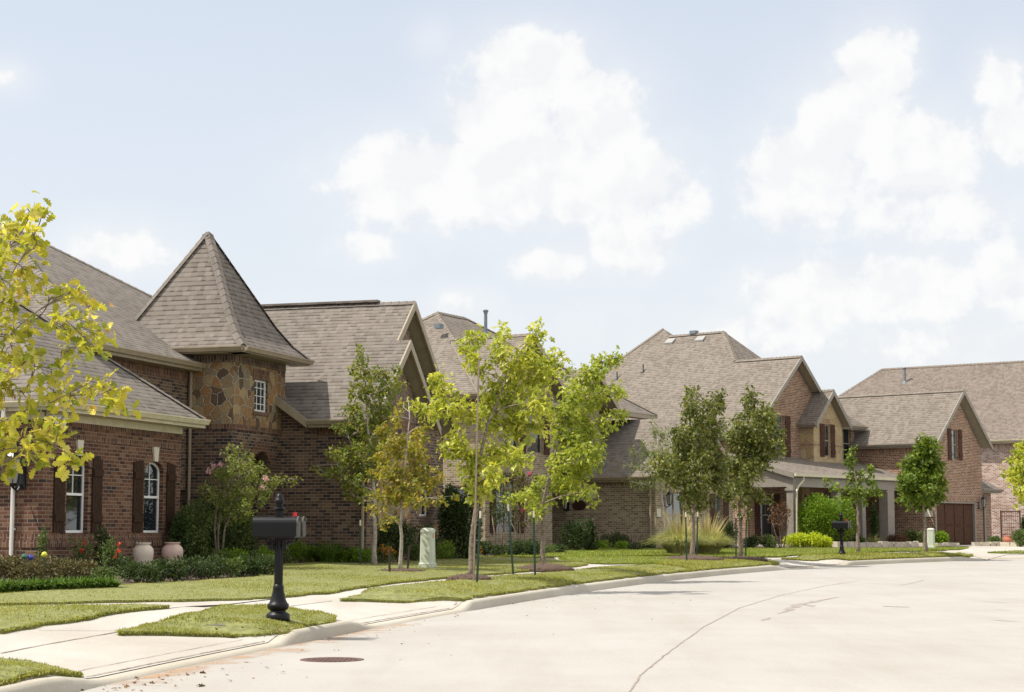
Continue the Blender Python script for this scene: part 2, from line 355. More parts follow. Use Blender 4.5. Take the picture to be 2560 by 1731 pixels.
M['glass'] = glass_mat('window glass', (.012, .016, .02)); M['glass2'] = glass_mat('window glass with pale blind', (.07, .085, .09))
M['black'] = simple('black painted iron', (.012, .012, .014), .35, metal=0.0, var=.2); M['lampglass'] = simple('frosted lantern glass', (.26, .25, .23), .25)
M['galv'] = simple('galvanised metal', (.15, .18, .20), .5, metal=.3); M['ventgrey'] = simple('pale grey roof vent', (.26, .255, .24), .6); M['white_metal'] = simple('white downspout', (.62, .60, .55), .4, var=.05)
M['concrete'] = concrete_mat('sidewalk concrete', (.43, .40, .355)); M['road'] = concrete_mat('street concrete', (.352, .331, .300), (.91, .90, .885)); M['curb'] = concrete_mat('kerb concrete', (.43, .395, .325))
M['joint'] = simple('joint filler', (.25, .205, .16), .95, var=.4, scale=20); M['crack'] = simple('crack filler', (.26, .22, .19), .9, var=.3, scale=10)
M['soil'] = simple('soil', (.06, .045, .03), .95, var=.4, scale=8, bump=.5); M['mulch'] = simple('bark mulch', (.075, .045, .03), .95, var=.5, scale=30, bump=.8)
M['turf'] = simple('turf thatch', (.16, .165, .05), .95, var=.35, scale=9, bump=.4)
M['ground'] = simple('far grass', (.13, .14, .05), .95, var=.3, scale=.5)

# ------------------------------------------------------------------ the kerb line and the lie of the land
_c = np.array([(-5.0,4),(-4.35,11),(-3.54,16.93),(-2.72,21.98),(-2.0,25.56),(-.95,30.2),(.52,34.96),(1.91,39.5),(2.9,42.17),(5.06,47.74),(6.51,50.93),(8.69,56.15),(10.76,60.09),(13.6,63.9),(18.01,68.85)])
_pf = np.polyfit(_c[:, 1], _c[:, 0], 4)
_Y = np.arange(2, 66.01, .5); _line = [np.array([np.polyval(_pf, y), y]) for y in _Y]
_d = _line[-1] - _line[-2]; _hd = math.atan2(_d[0], _d[1])
while len(_line) < 240:
    _hd = min(R(56), _hd + R(.25)); _line.append(_line[-1] + .5 * np.array([math.sin(_hd), math.cos(_hd)]))
KERB = np.array(_line); KT = np.concatenate([[0], np.cumsum(np.linalg.norm(np.diff(KERB, axis=0), axis=1))])
KDIR = np.gradient(KERB, axis=0); KDIR /= np.linalg.norm(KDIR, axis=1)[:, None]
KNOR = np.stack([-KDIR[:, 1], KDIR[:, 0]], 1)          # towards the houses
def to_st(P):
    P = np.atleast_2d(np.asarray(P, float))
    a = KERB[:-1]; b = KERB[1:]; ab = b - a; L2 = (ab ** 2).sum(1)
    S = np.empty(len(P)); T = np.empty(len(P))
    for k0 in range(0, len(P), 20000):
        Q = P[k0:k0 + 20000]
        ap = Q[:, None, :] - a[None]; u = np.clip((ap * ab[None]).sum(2) / L2, 0, 1)
        dd = ap - u[..., None] * ab[None]; d2 = (dd ** 2).sum(2); i = d2.argmin(1); r = np.arange(len(Q))
        dist = np.sqrt(d2[r, i]); cr = ab[i, 0] * ap[r, i, 1] - ab[i, 1] * ap[r, i, 0]
        S[k0:k0 + 20000] = np.where(cr >= 0, dist, -dist); T[k0:k0 + 20000] = KT[i] + u[r, i] * (KT[i + 1] - KT[i])
    return S, T
def st_xy(s, t):
    i = np.searchsorted(KT, t) - 1; i = int(max(0, min(len(KT) - 2, i))); w = (t - KT[i]) / (KT[i + 1] - KT[i])
    p = KERB[i] * (1 - w) + KERB[i + 1] * w; n = KNOR[i] * (1 - w) + KNOR[i + 1] * w; n /= np.linalg.norm(n)
    return p + n * s
def hit_plane(x, y):
    r = ray(x, y); k = CAMZ / (SL * r.y - r.z); return (r.x * k, r.y * k)
def kt(x, y): return float(to_st([hit_plane(x, y)])[1][0])
# dropped kerbs in front of the driveways: (start, end, taper before, taper after) along the kerb
APRONS = [(kt(326, 1708), kt(712, 1616), 1.3, .5), (kt(923, 1570), kt(1137, 1529), 1.1, .5), (kt(1981, 1424), kt(2092, 1415.5), 1.6, .8), (kt(2465, 1401), kt(2465, 1401) + 9, 1.6, .8)]
def sstep(x): x = np.clip(x, 0, 1); return x * x * (3 - 2 * x)
def apron_w(t):
    w = np.zeros_like(t)
    for (a, b, ta, tb) in APRONS: w = np.maximum(w, np.minimum(sstep((t - a + ta) / ta), sstep((b + tb - t) / tb)))
    return w
SP = np.array([-50, 0, .17, .5, 1.0, 2.0, 3.0, 9.0, 14.0, 20., 80.]); ZP = np.array([0, 0, .15, .225, .265, .30, .33, .46, .55, .58, .60])
def base_h(P, aprons=True):
    P = np.atleast_2d(np.asarray(P, float)); S, T = to_st(P)
    z = np.interp(S, SP, ZP); far = sstep((P[:, 1] - 62) / 26)
    z = np.where(S > 1, .265 + (z - .265) * (1 - .75 * far), z)
    if aprons:
        w = apron_w(T); zr = np.interp(S, [0, .02, 3.0, 3.6], [0, .03, .32, .36]); zr = np.minimum(zr, z + 0.0 * z) if False else zr
        z = np.where((S > 0) & (S < 3.6), z * (1 - w) + np.minimum(zr, np.maximum(z, .03)) * w, z)
    return z + SL * np.minimum(P[:, 1], 95)
TURF = .045
def gz(x, y, turf=True): return float(base_h([(x, y)])[0]) + (TURF if turf else 0)
def G(x, y, turf=True):
    """where the sight line of a photograph pixel meets the yard"""
    r = ray(x, y); ys = np.arange(12, 125, .25); P = np.stack([r.x / r.y * ys, ys], 1); zz = CAMZ + r.z / r.y * ys
    h = base_h(P) + (TURF if turf else 0); i = int(np.argmax(zz < h))
    if i == 0: i = len(ys) - 1
    d0, d1 = zz[i - 1] - h[i - 1], zz[i] - h[i]; k = d0 / (d0 - d1) if d0 != d1 else 0
    Y = ys[i - 1] + .25 * k
    return Vector((r.x / r.y * Y, Y, CAMZ + r.z / r.y * Y))

def ribbon(name, svals, tvals, mat, dz=0.0, zfun=None):
    V = []; F = []; ns = len(svals)
    for t in tvals:
        for s in svals: V.append(st_xy(s, t))
    V = np.array(V); z = (zfun(V) if zfun else base_h(V)) + dz
    for i in range(len(tvals) - 1):
        for j in range(ns - 1):
            a = i * ns + j; F.append((a, a + ns, a + ns + 1, a + 1))
    o = np_mesh(name, np.column_stack([V, z]), np.array(F)[:, ::-1], mat); o.data.polygons.foreach_set('use_smooth', [True] * len(F))
    return tag(o, kind='structure')
tv = np.concatenate([np.arange(0, 75, .35), np.arange(75, KT[-1], 1.0)])
road = ribbon('road', [-45, -30, -20, -12, -7, -4, -2, -1, -.3, .05], tv, M['road'], 0.0, lambda V: SL * np.minimum(V[:, 1], 95))
# sidewalk concrete and driveway aprons lie under the turf
sidewalk = ribbon('sidewalk', [.2, .5, .9, 1.4, 2.0, 2.5, 3.0, 3.4, 4.0, 4.4], tv, M['concrete'])
yard = ribbon('yard', [4.4, 5.5, 6.5, 8, 10, 13, 17, 24, 40, 80], np.arange(0, KT[-1], 1.5), M['soil'])
# kerb: rounded profile swept along the road edge, dropping at the aprons
prof = [(0.0, 0.0), (.015, .35), (.04, .75), (.07, .95), (.10, 1.0), (.16, 1.0), (.21, .98), (.22, .4)]
V = []; F = []; npf = len(prof)
W = apron_w(tv)
for i, t in enumerate(tv):
    for (s, k) in prof:
        p = st_xy(s * (1 + .0 * W[i]), t); V.append((p[0], p[1], SL * min(p[1], 95) - .01 + (k * (.155 * (1 - W[i]) + .04 * W[i]) + .01)))
for i in range(len(tv) - 1):
    for j in range(npf - 1): a = i * npf + j; F.append((a, a + 1, a + npf + 1, a + npf))
kerb = np_mesh('kerb', np.array(V), np.array(F), M['curb']); kerb.data.polygons.foreach_set('use_smooth', [True] * len(F)); tag(kerb, kind='structure')
# far ground sheet to the horizon
gm = MB(); gm.poly([(-1500, -60, -.9), (1500, -60, -.9), (1500, 2600, .1), (-1500, 2600, .1)]); tag(gm.build('ground', M['ground']), kind='structure')

# thin dark lines: joints of the concrete, cracks of the street
def line_mesh(name, pts, width, mat, dz=.005, parent=None, wob=0.0, zfun=None, taper=False):
    P = []; rnd = random.Random(len(pts) * 7 + int(pts[0][0] * 100))
    for a, b in zip(pts[:-1], pts[1:]):
        n = max(2, int(math.dist(a[:2], b[:2]) / .25))
        for k in range(n): u = k / n; P.append((a[0] * (1 - u) + b[0] * u, a[1] * (1 - u) + b[1] * u))
    P.append(pts[-1][:2]); P = np.array(P); P += np.array([[rnd.gauss(0, wob), rnd.gauss(0, wob)] for _ in P])
    d = np.gradient(P, axis=0); d /= np.linalg.norm(d, axis=1)[:, None] + 1e-9; nrm = np.stack([-d[:, 1], d[:, 0]], 1)
    w = np.array([width * (rnd.uniform(.5, 1.3)) * (min(1, 4 * min(i, len(P) - 1 - i) / len(P) + .1) if taper else 1) for i in range(len(P))])[:, None] / 2
    A, B = P + nrm * w, P - nrm * w; VV = np.empty((2 * len(P), 2)); VV[0::2] = A; VV[1::2] = B
    zz = (zfun or base_h)(VV) + dz
    FF = np.array([(2 * i, 2 * i + 1, 2 * i + 3, 2 * i + 2) for i in range(len(P) - 1)])
    return np_mesh(name, np.column_stack([VV, zz]), FF, mat, parent)
rz = lambda VV: SL * np.minimum(VV[:, 1], 95)
def rp(*px): return [hit_plane(*p) for p in px]
line_mesh('joint_line', rp((1575,1731),(1600,1690),(1660,1640),(1760,1567),(1850,1520),(1960,1487),(2060,1466),(2150,1452)), .018, M['joint'], .004, road, .006, rz)
line_mesh('crack', rp((1945,1536),(1975,1526),(1990,1512),(2015,1509),(2040,1502),(2100,1494)), .16, M['crack'], .004, road, .03, rz, True)
line_mesh('crack', rp((1995,1512),(2020,1514),(2038,1517)), .14, M['crack'], .0045, road, .03, rz, True)
line_mesh('crack', rp((1900,1552),(1916,1549),(1926,1545)), .07, M['crack'], .004, road, .02, rz, True)
line_mesh('crack', rp((2240,1465),(2280,1459),(2310,1450)), .05, M['crack'], .004, road, .02, rz, True)
line_mesh('crack', rp((2205,1516),(2240,1517.5),(2265,1518.5)), .22, M['crack'], .004, road, .03, rz, True)
for a, b in (((2450,1504),(2530,1508)), ((2460,1525),(2540,1527)), ((2465,1550),(2556,1556))): line_mesh('crack', rp(a, b), .04, M['crack'], .004, road, .015, rz, True)
gp = lambda *px: [tuple(G(x, y, False))[:2] for x, y in px]
line_mesh('joint_line', gp((0,1634),(140,1608),(297,1580)), .022, M['joint'], .006, sidewalk, .006)
line_mesh('joint_line', gp((423,1516),(520,1507),(624,1496)), .02, M['joint'], .006, sidewalk, .006)
line_mesh('joint_line', gp((95,1577),(300,1578)), .014, M['joint'], .006, sidewalk, .004)
line_mesh('joint_line', gp((728,1516),(830,1503)), .02, M['joint'], .006, sidewalk, .006)
for k, (a, b, ta, tb) in enumerate(APRONS[:3]):
    line_mesh('joint_line', [st_xy(.26, t) for t in np.linspace(a - .1, b + .3, 20)], .022, M['joint'], .007, sidewalk, .004)
    line_mesh('joint_line', [st_xy(.5, t) for t in np.linspace(a + .3, b - .1, 12)], .012, M['joint'], .006, sidewalk, .004)
for t in np.arange(kt(1137, 1529) + 2.5, kt(1900, 1430), 3.1): line_mesh('joint_line', [st_xy(.005, t), st_xy(.2, t)], .012, M['joint'], .157, kerb, 0.0, lambda VV: SL * np.minimum(VV[:, 1], 95))
for t in np.arange(kt(1400, 1488), kt(1900, 1430), 1.6): line_mesh('joint_line', [st_xy(2.7, t), st_xy(4.1, t)], .012, M['joint'], .006, sidewalk, 0.0)

# ------------------------------------------------------------------ lawns: thatch slab plus blades of grass
def in_poly(P, poly):
    x, y = P[:, 0], P[:, 1]; c = np.zeros(len(P), bool); n = len(poly)
    for i in range(n):
        x0, y0 = poly[i]; x1, y1 = poly[i - 1]
        k = ((y0 > y) != (y1 > y)) & (x < (x1 - x0) * (y - y0) / (y1 - y0 + 1e-12) + x0); c ^= k
    return c
def turf_tone(m):
    t = m.node_tree; b = t.nodes['Principled BSDF']; lk = b.inputs['Base Color'].links[0]; src = lk.from_socket
    tc = nd(t, 'ShaderNodeTexCoord'); a = nd(t, 'ShaderNodeTexNoise', Scale=.7, Detail=6.0, Roughness=.65); t.links.new(tc.outputs['Object'], a.inputs['Vector'])
    f = ramp_node(t, a.outputs['Fac'], [(.45, (0, 0, 0)), (.75, (1, 1, 1))])
    c = mixc(t, mth(t, 'MULTIPLY', f, .45), src, (.40, .33, .13)); t.links.new(c, b.inputs['Base Color'])
M['grass'] = leaf_mat('grass blades', [(0, (.20, .235, .035)), (.45, (.27, .29, .05)), (.8, (.33, .33, .08)), (1, (.42, .37, .15))], .4, .6, 1.1)
M['grassfar'] = leaf_mat('greener grass blades', [(0, (.17, .24, .03)), (.5, (.23, .30, .045)), (.85, (.28, .32, .06)), (1, (.34, .33, .10))], .4, .6, 1.1)
turf_tone(M['grass']); turf_tone(M['grassfar'])
NPR = np.random.default_rng(11)
def lawn(poly_xy, density, bl=.036, bw=.007, green='grass', cut=True, name='lawn'):
    poly = np.array(poly_xy, float)
    B = []
    for i in range(len(poly)):
        a, b = poly[i], poly[(i + 1) % len(poly)]; n = max(1, int(np.linalg.norm(b - a) / .22))
        for k in range(n): B.append(a + (b - a) * k / n)
    B = np.array(B) + NPR.normal(0, .02, (len(B), 2)); mn, mx = B.min(0), B.max(0); st = .34 if (mn[1] < 27 and mx[1] - mn[1] < 18) else .8
    gx, gy = np.meshgrid(np.arange(mn[0], mx[0], st), np.arange(mn[1], mx[1], st)); I = np.stack([gx.ravel(), gy.ravel()], 1) + NPR.uniform(-.2 * st, .2 * st, (gx.size, 2))
    I = I[in_poly(I, B)]
    if len(I):
        dmin = np.sqrt(((I[:, None, :] - B[None]) ** 2).sum(2)).min(1); I = I[dmin > .3 * st]
    pts = np.vstack([B, I]); nb = len(B)
    v, e, f, *_ = delaunay_2d_cdt([Vector(p) for p in pts], [(i, (i + 1) % nb) for i in range(nb)], [list(range(nb))], 1, 1e-5)
    v = np.array([tuple(p) for p in v]); f = np.array([q for q in f if len(q) == 3])
    z = base_h(v) + TURF + .006 * np.sin(v[:, 0] * 3.1) * np.sin(v[:, 1] * 2.3)
    S, T = to_st(v); 
    V = [np.column_stack([v, z])]; a = v[f[:, 0]]; b = v[f[:, 1]]; c = v[f[:, 2]]
    ar = ((b - a)[:, 0] * (c - a)[:, 1] - (b - a)[:, 1] * (c - a)[:, 0]) / 2; f = np.where((ar < 0)[:, None], f[:, ::-1], f); ar = np.abs(ar)
    FC = [f]; n0 = len(v)
    zb = base_h(B, True) - .03; zt = base_h(B) + TURF
    sk = np.vstack([np.column_stack([B, zt - .003]), np.column_stack([B, zb])]); idx = np.arange(nb); nx = (idx + 1) % nb
    V.append(sk); FC += [np.column_stack([idx, idx + nb, nx]) + n0, np.column_stack([nx, idx + nb, nx + nb]) + n0]; n0 += len(sk); nslab = sum(len(q) for q in FC)
    nbld = int(ar.sum() * density * 2.0); tri = NPR.choice(len(f), nbld, p=ar / ar.sum()); r1, r2 = np.sqrt(NPR.random(nbld)), NPR.random(nbld)
    P = v[f[tri, 0]] * (1 - r1)[:, None] + v[f[tri, 1]] * (r1 * (1 - r2))[:, None] + v[f[tri, 2]] * (r1 * r2)[:, None]
    # a fringe that hangs over the cut edge
    ne = int(nb * .35 * density ** .5 * 4.5); ei = NPR.integers(0, nb, ne); u = NPR.random(ne)[:, None]
    Pe = B[ei] * (1 - u) + B[(ei + 1) % nb] * u; Pe = Pe + NPR.normal(0, .018, Pe.shape)
    # and tufts growing out of the cut face itself
    ei2 = NPR.integers(0, nb, ne * 2); u2 = NPR.random(ne * 2)[:, None]; Pf = B[ei2] * (1 - u2) + B[(ei2 + 1) % nb] * u2 + NPR.normal(0, .01, (ne * 2, 2))
    P = np.vstack([P, Pe, Pf]); zz = base_h(P) + TURF - .012; zz[-len(Pf):] -= NPR.uniform(0, .05, len(Pf))
    m = len(P); ang = NPR.uniform(0, 2 * math.pi, m); ln = bl * NPR.uniform(.5, 1.25, m); tilt = NPR.uniform(.1, .95, m)
    patch = .75 + .5 * np.sin(P[:, 0] * .9 + 1.3 * np.sin(P[:, 1] * .55)) * np.sin(P[:, 1] * .7 + P[:, 0] * .3); ln *= np.clip(patch, .75, 1.15)
    dx, dy = np.cos(ang), np.sin(ang); w = bw * NPR.uniform(.7, 1.4, m)
    p3 = np.column_stack([P, zz]); side = np.column_stack([-dy * w, dx * w, np.zeros(m)]); tip = p3 + np.column_stack([dx * ln * tilt, dy * ln * tilt, ln * np.sqrt(np.clip(1.15 - tilt ** 2, .15, 1))])
    BV = np.stack([p3 - side, p3 + side, tip], 1).reshape(-1, 3); V.append(BV); FC.append(np.arange(3 * m).reshape(-1, 3) + n0)
    FA = np.vstack(FC); o = np_mesh(name, np.vstack(V), FA, [M['turf'], M[green]])
    mi = np.ones(len(FA), np.int32); mi[:nslab] = 0; o.data.polygons.foreach_set('material_index', mi)
    return tag(o, kind='stuff')
def LP(*px): return [tuple(G(x, y))[:2] for x, y in px]
A_ = LP((0,1645),(60,1650),(130,1664),(196,1681)); k0 = kt(326, 1708)
lawn([st_xy(.22, k0 - 1.45)] + A_[::-1] + [st_xy(2.6, k0 - 6), st_xy(2.7, 3), st_xy(.22, 3)], 900)
lawn(LP((0,1516.5),(200,1513),(350,1510),(423,1514),(330,1522),(227,1541),(110,1556),(0,1576)) + [(-7.6, 19.0), (-9.3, 22)], 520)
lawn(LP((300,1580),(380,1558),(454,1541),(520,1524),(600,1514),(673,1513),(740,1522),(800,1531),(838,1540),(836,1548),(780,1562),(712,1577),(640,1580),(450,1581)), 1100)
bedfront = [(0,1490),(130,1484),(280,1478),(420,1466),(560,1458),(640,1446),(690,1424),(790,1413),(900,1408)]
lawn([(-12.5, 25)] + LP((0,1509),(200,1504),(420,1500),(600,1496),(690,1491),(780,1481),(872,1470),(982,1454.5),(1127,1441),(1285,1429),(1388,1418.5),(1440,1414),(1471,1409),(1400,1400),(1226,1391),(1100,1389)) + LP((980,1391),(900,1400),(790,1406),(692,1411),(674,1428),(640,1442),(551,1448),(447,1454),(344,1459),(272,1464),(103,1477),(0,1484)) + [(-12, 29)], 330)
k3 = kt(1137, 1529)
E_ = [st_xy(.22, t) for t in np.linspace(k3 + .5, kt(1720, 1449), 24)]
lawn(LP((850,1497.5),(906,1482),(1010,1462),(1127,1452),(1285,1437),(1409,1428.5),(1470,1421),(1538,1415.5),(1629,1411.5)) + LP((1728,1425),) + E_[::-1] + LP((1060,1497.5),(930,1499)), 420)
F_ = [st_xy(.22, t) for t in np.linspace(kt(1735, 1447.5), kt(1935, 1428), 10)]
lawn(LP((1640,1409.5),(1701,1398),(1770,1400),(1888,1397),(1925,1400),(1947,1407)) + F_[::-1] + LP((1734,1425),), 230, .06, .011)
lawn(LP((1400,1396.5),(1440,1404),(1475,1406.5),(1550,1409),(1611,1408.5),(1671,1403),(1700,1398.5),(1755,1396.5),(1730,1394),(1701,1392.5),(1520,1393),(1469,1391.7),(1420,1393)), 200, .06, .012, 'grassfar')
lawn(LP((1240,1388.5),(1330,1391.5),(1400,1391.5),(1469,1390),(1580,1388.5),(1701,1387.5),(1760,1391),(1888,1391.5),(1930,1391),(2000,1386.5),(2100,1382),(2200,1379),(2290,1377),(2400,1373.5),(2420,1369),(2290,1371),(2100,1371),(1900,1371.5),(1650,1372.5),(1500,1373),(1400,1375),(1300,1379)), 140, .07, .016, 'grassfar')
k4 = kt(2092, 1415.5)
J_ = [st_xy(.22, t) for t in np.linspace(k4 + .9, kt(2440, 1402) - .5, 14)]
lawn(LP((1956,1396),(1997,1391),(2080,1386),(2160,1384),(2300,1382),(2400,1384),(2431,1388)) + J_[::-1] + LP((2050,1398.5),), 190, .065, .014)
lawn(LP((2472,1381.5),(2520,1378.5),(2600,1376),(2700,1376),(2700,1383),(2560,1383)), 120, .07, .018, 'grassfar')

# ------------------------------------------------------------------ houses (local x = out of the street front, local y = along it)
class House:
    def __init__(s, name, X, Y, phi, z0):
        s.z0 = z0; s.e = empty(name, (X, Y, z0), -R(phi))
    def part(s, mb, name, mats, parent=None, smooth=False):
        if parent is None:
            mb.v = [(x, y, z - s.z0) for x, y, z in mb.v]; return mb.build(name, mats, s.e, smooth)
        mb.v = [(x, y, z - s.z0) for x, y, z in mb.v]; return mb.build(name, mats, parent, smooth)
def PT(kind, c, a, z, d=0.0):           # 'n': street front plane x=c ; 'u': side wall y=c facing the camera
    return Vector((c + d, a, z)) if kind == 'n' else Vector((a, c - d, z))
OUT = {'n': (1, 0, 0), 'u': (0, -1, 0)}
def kbox(mb, kind, c, a0, a1, z0, z1, d0, d1, mat=0, swap=False):
    mb.box(PT(kind, c, a0, z0, d0), PT(kind, c, a1, z1, d1), mat, swap)
def wall(mb, kind, c, outline, holes=(), mat=0, depth=.12, hmat=None, swap=False, step=None):
    pts = list(outline); edges = [(k, (k + 1) % len(outline)) for k in range(len(outline))]
    for h in holes:
        k0 = len(pts); pts += list(h); edges += [(k0 + k, k0 + (k + 1) % len(h)) for k in range(len(h))]
    v, e, f, *_ = delaunay_2d_cdt([Vector(p) for p in pts], edges, [], 0, 1e-6)
    va = np.array([tuple(p) for p in v]); ol = np.array(outline, float); ha = [np.array(h, float) for h in holes]
    for tri in f:
        cen = va[list(tri)].mean(0)[None]
        if not in_poly(cen, ol)[0] or any(in_poly(cen, h)[0] for h in ha): continue
        mb.poly([PT(kind, c, v[k].x, v[k].y) for k in tri], mat, swap, OUT[kind])
    for h in holes:
        cx = sum(p[0] for p in h) / len(h); cz = sum(p[1] for p in h) / len(h)
        for (a0, z0), (a1, z1) in zip(h, h[1:] + h[:1]):
            q = [PT(kind, c, a0, z0), PT(kind, c, a1, z1), PT(kind, c, a1, z1, -depth), PT(kind, c, a0, z0, -depth)]
            inw = PT(kind, 0, cx, cz) - PT(kind, 0, (a0 + a1) / 2, (z0 + z1) / 2)
            mb.poly(q, mat if hmat is None else hmat, False, inw)
def rect(a0, a1, z0, z1): return [(a0, z0), (a1, z0), (a1, z1), (a0, z1)]
def arched(a0, a1, z0, zs, zt, n=10):
    c, r = (a0 + a1) / 2, (a1 - a0) / 2
    return [(a0, z0), (a1, z0)] + [(c + r * math.cos(t), zs + (zt - zs) * math.sin(t)) for t in np.linspace(0, math.pi, n)]
def window(h, kind, c, a0, a1, z0, z1, zt=None, cols=2, rows=3, double=True, recess=.10, frame='white', glass='glass', fw=.05, mull=0, muntin_low=False):
    f = MB(); d0, d1 = -recess - .05, -recess
    zs = z1; top = zt or z1
    kbox(f, kind, c, a0, a0 + fw, z0, zs, d0, d1); kbox(f, kind, c, a1 - fw, a1, z0, zs, d0, d1)
    kbox(f, kind, c, a0 + fw, a1 - fw, z0, z0 + fw, d0, d1 + .002)
    cx, r = (a0 + a1) / 2, (a1 - a0) / 2
    if zt:
        ts = np.linspace(0, math.pi, 13)
        for t0, t1 in zip(ts[:-1], ts[1:]):
            o = lambda t, k: (cx + (r - k) * math.cos(t), zs + (zt - zs - k) * math.sin(t))
            q = [o(t0, 0), o(t1, 0), o(t1, fw), o(t0, fw)]
            f.hull8([PT(kind, c, a, z, d0) for a, z in q] + [PT(kind, c, a, z, d1) for a, z in q])
    else: kbox(f, kind, c, a0 + fw, a1 - fw, z1 - fw, z1, d0, d1 + .002)
    zm = z0 + (top - z0) * .5
    if double: kbox(f, kind, c, a0 + fw, a1 - fw, zm - fw * .5, zm + fw * .5, d0, d1 + .012)
    lo = zm if (double and not muntin_low) else z0
    for k in range(1, mull + 1):
        a = a0 + (a1 - a0) * k / (mull + 1); kbox(f, kind, c, a - .035, a + .035, z0 + fw, zs - .01, d0 - .004, d1 + .006)
    for k in range(1, cols): a = a0 + (a1 - a0) * k / cols; kbox(f, kind, c, a - .009, a + .009, lo, top - fw, d0 + .02, d1 - .008)
    for k in range(1, rows): z = lo + (top - lo) * k / rows; kbox(f, kind, c, a0 + fw, a1 - fw, z - .009, z + .009, d0 + .021, d1 - .009)
    fo = h.part(f, 'window', M[frame])
    g = MB(); pts = arched(a0 + .01, a1 - .01, z0 + .01, zs, zt - .01) if zt else rect(a0 + .01, a1 - .01, z0 + .01, z1 - .01)
    g.poly([PT(kind, c, a, z, d0 + .026) for a, z in pts], 0, False, OUT[kind]); h.part(g, 'pane', M[glass], fo)
    return fo
def shutter(h, kind, c, a0, a1, z0, z1, mat='shutter', boards=4, arch=0.0, battens=True):
    m = MB(); w = (a1 - a0) / boards
    for k in range(boards):
        q = a0 + k * w; zz = z1 + arch * (k - (boards - 1) / 2) / boards
        kbox(m, kind, c, q + .004, q + w - .004, z0, zz, .006, .035)
    if battens:
        for z in (z0 + .28, z1 - .3): kbox(m, kind, c, a0 + .01, a1 - .01, z - .07, z + .07, .034, .06)
    return h.part(m, 'shutter', M[mat])
def roof_poly(mb, pts, th=.06):
    pts = [Vector(p) for p in pts]; mb.poly(pts, 0, False, (0, 0, 1))
    lo = [p - Vector((0, 0, th)) for p in pts]; mb.poly(lo, 1, False, (0, 0, -1))
    for i in range(len(pts)):
        j = (i + 1) % len(pts); mb.poly([pts[i], pts[j], lo[j], lo[i]], 1)
def cap(mb, A, B, w=.15, up=.03):
    A, B = Vector(A), Vector(B); d = (B - A); L = d.length; d.normalize()
    sd = d.cross(Vector((0, 0, 1))).normalized(); n = max(1, int(L / .22)); dn = Vector((0, 0, -.09 if abs(d.z) < .15 else -.06))
    for k in range(n):
        p, q = A + d * (L * k / n), A + d * (L * (k + 1) / n); e0, e1 = Vector((0, 0, up + .014)), Vector((0, 0, up))
        for sgn in (1, -1):
            o = sd * w * sgn; mb.poly([p + e0, q + e1, q + e1 * .4 + o + dn, p + e0 * .4 + o + dn], 0, False, (o.x * .2, o.y * .2, 1), uvs=[(k * .31, .04), (k * .31, .14), (k * .31 + .2, .14), (k * .31 + .2, .04)])
def eave(fas, gut, kind, c, over, a0, a1, z, e0=0.0, e1=0.0, gutter=True, drop=.2, frieze=False):
    """soffit and fascia (one mesh) and gutter trough (another) along a level eave"""
    kbox(fas, kind, c, a0 - e0, a1 + e1, z - drop, z - drop + .03, .0, over)
    kbox(fas, kind, c, a0 - e0, a1 + e1, z - drop + .03, z - .03, over - .03, over)
    if frieze: kbox(fas, kind, c, a0, a1, z - drop - .14, z - drop, .004, .03)
    if gutter:
        A = [PT(kind, c, a0 - e0, z - .13, over + .003), PT(kind, c, a1 + e1, z - .13, over + .003), PT(kind, c, a1 + e1, z - .13, over + .085), PT(kind, c, a0 - e0, z - .13, over + .085)]
        Bm = [PT(kind, c, a0 - e0, z - .03, over + .003), PT(kind, c, a1 + e1, z - .03, over + .003), PT(kind, c, a1 + e1, z - .045, over + .125), PT(kind, c, a0 - e0, z - .045, over + .125)]
        if kind == 'n': gut.hull8([A[0], A[3], A[2], A[1], Bm[0], Bm[3], Bm[2], Bm[1]])
        else: gut.hull8(A[::-1] + Bm[::-1])
        kbox(gut, kind, c, a0 - e0, a1 + e1, z - .045, z - .015, over + .1, over + .135)
def rake(mb, n, p0, p1, w=.22, th=.045, mat=0):
    """barge board on the plane x=n from p0=(y,z) to p1"""
    (y0, z0), (y1, z1) = p0, p1
    mb.hull8([(n - th, y0, z0 - w), (n, y0, z0 - w), (n, y1, z1 - w), (n - th, y1, z1 - w), (n - th, y0, z0 + .015), (n, y0, z0 + .015), (n, y1, z1 + .015), (n - th, y1, z1 + .015)])
def downspout(h, kind, c, a, z0, z1, over=.4, mat='trim', r=.04):
    m = MB(); P = lambda z, d: PT(kind, c, a, z, d)
    m.tube([P(z1, over + .06), P(z1 - .16, over + .06), P(z1 - .42, .06), P(z0 + .3, .06), P(z0 + .16, .08), P(z0 + .02, .26)], r, 8)
    for z in (z1 - .9, z0 + .8): m.box(P(z, .01) + Vector((-.05, -.05, -.02)), P(z, .06) + Vector((.05, .05, .02)))
    return h.part(m, 'downspout', M[mat])
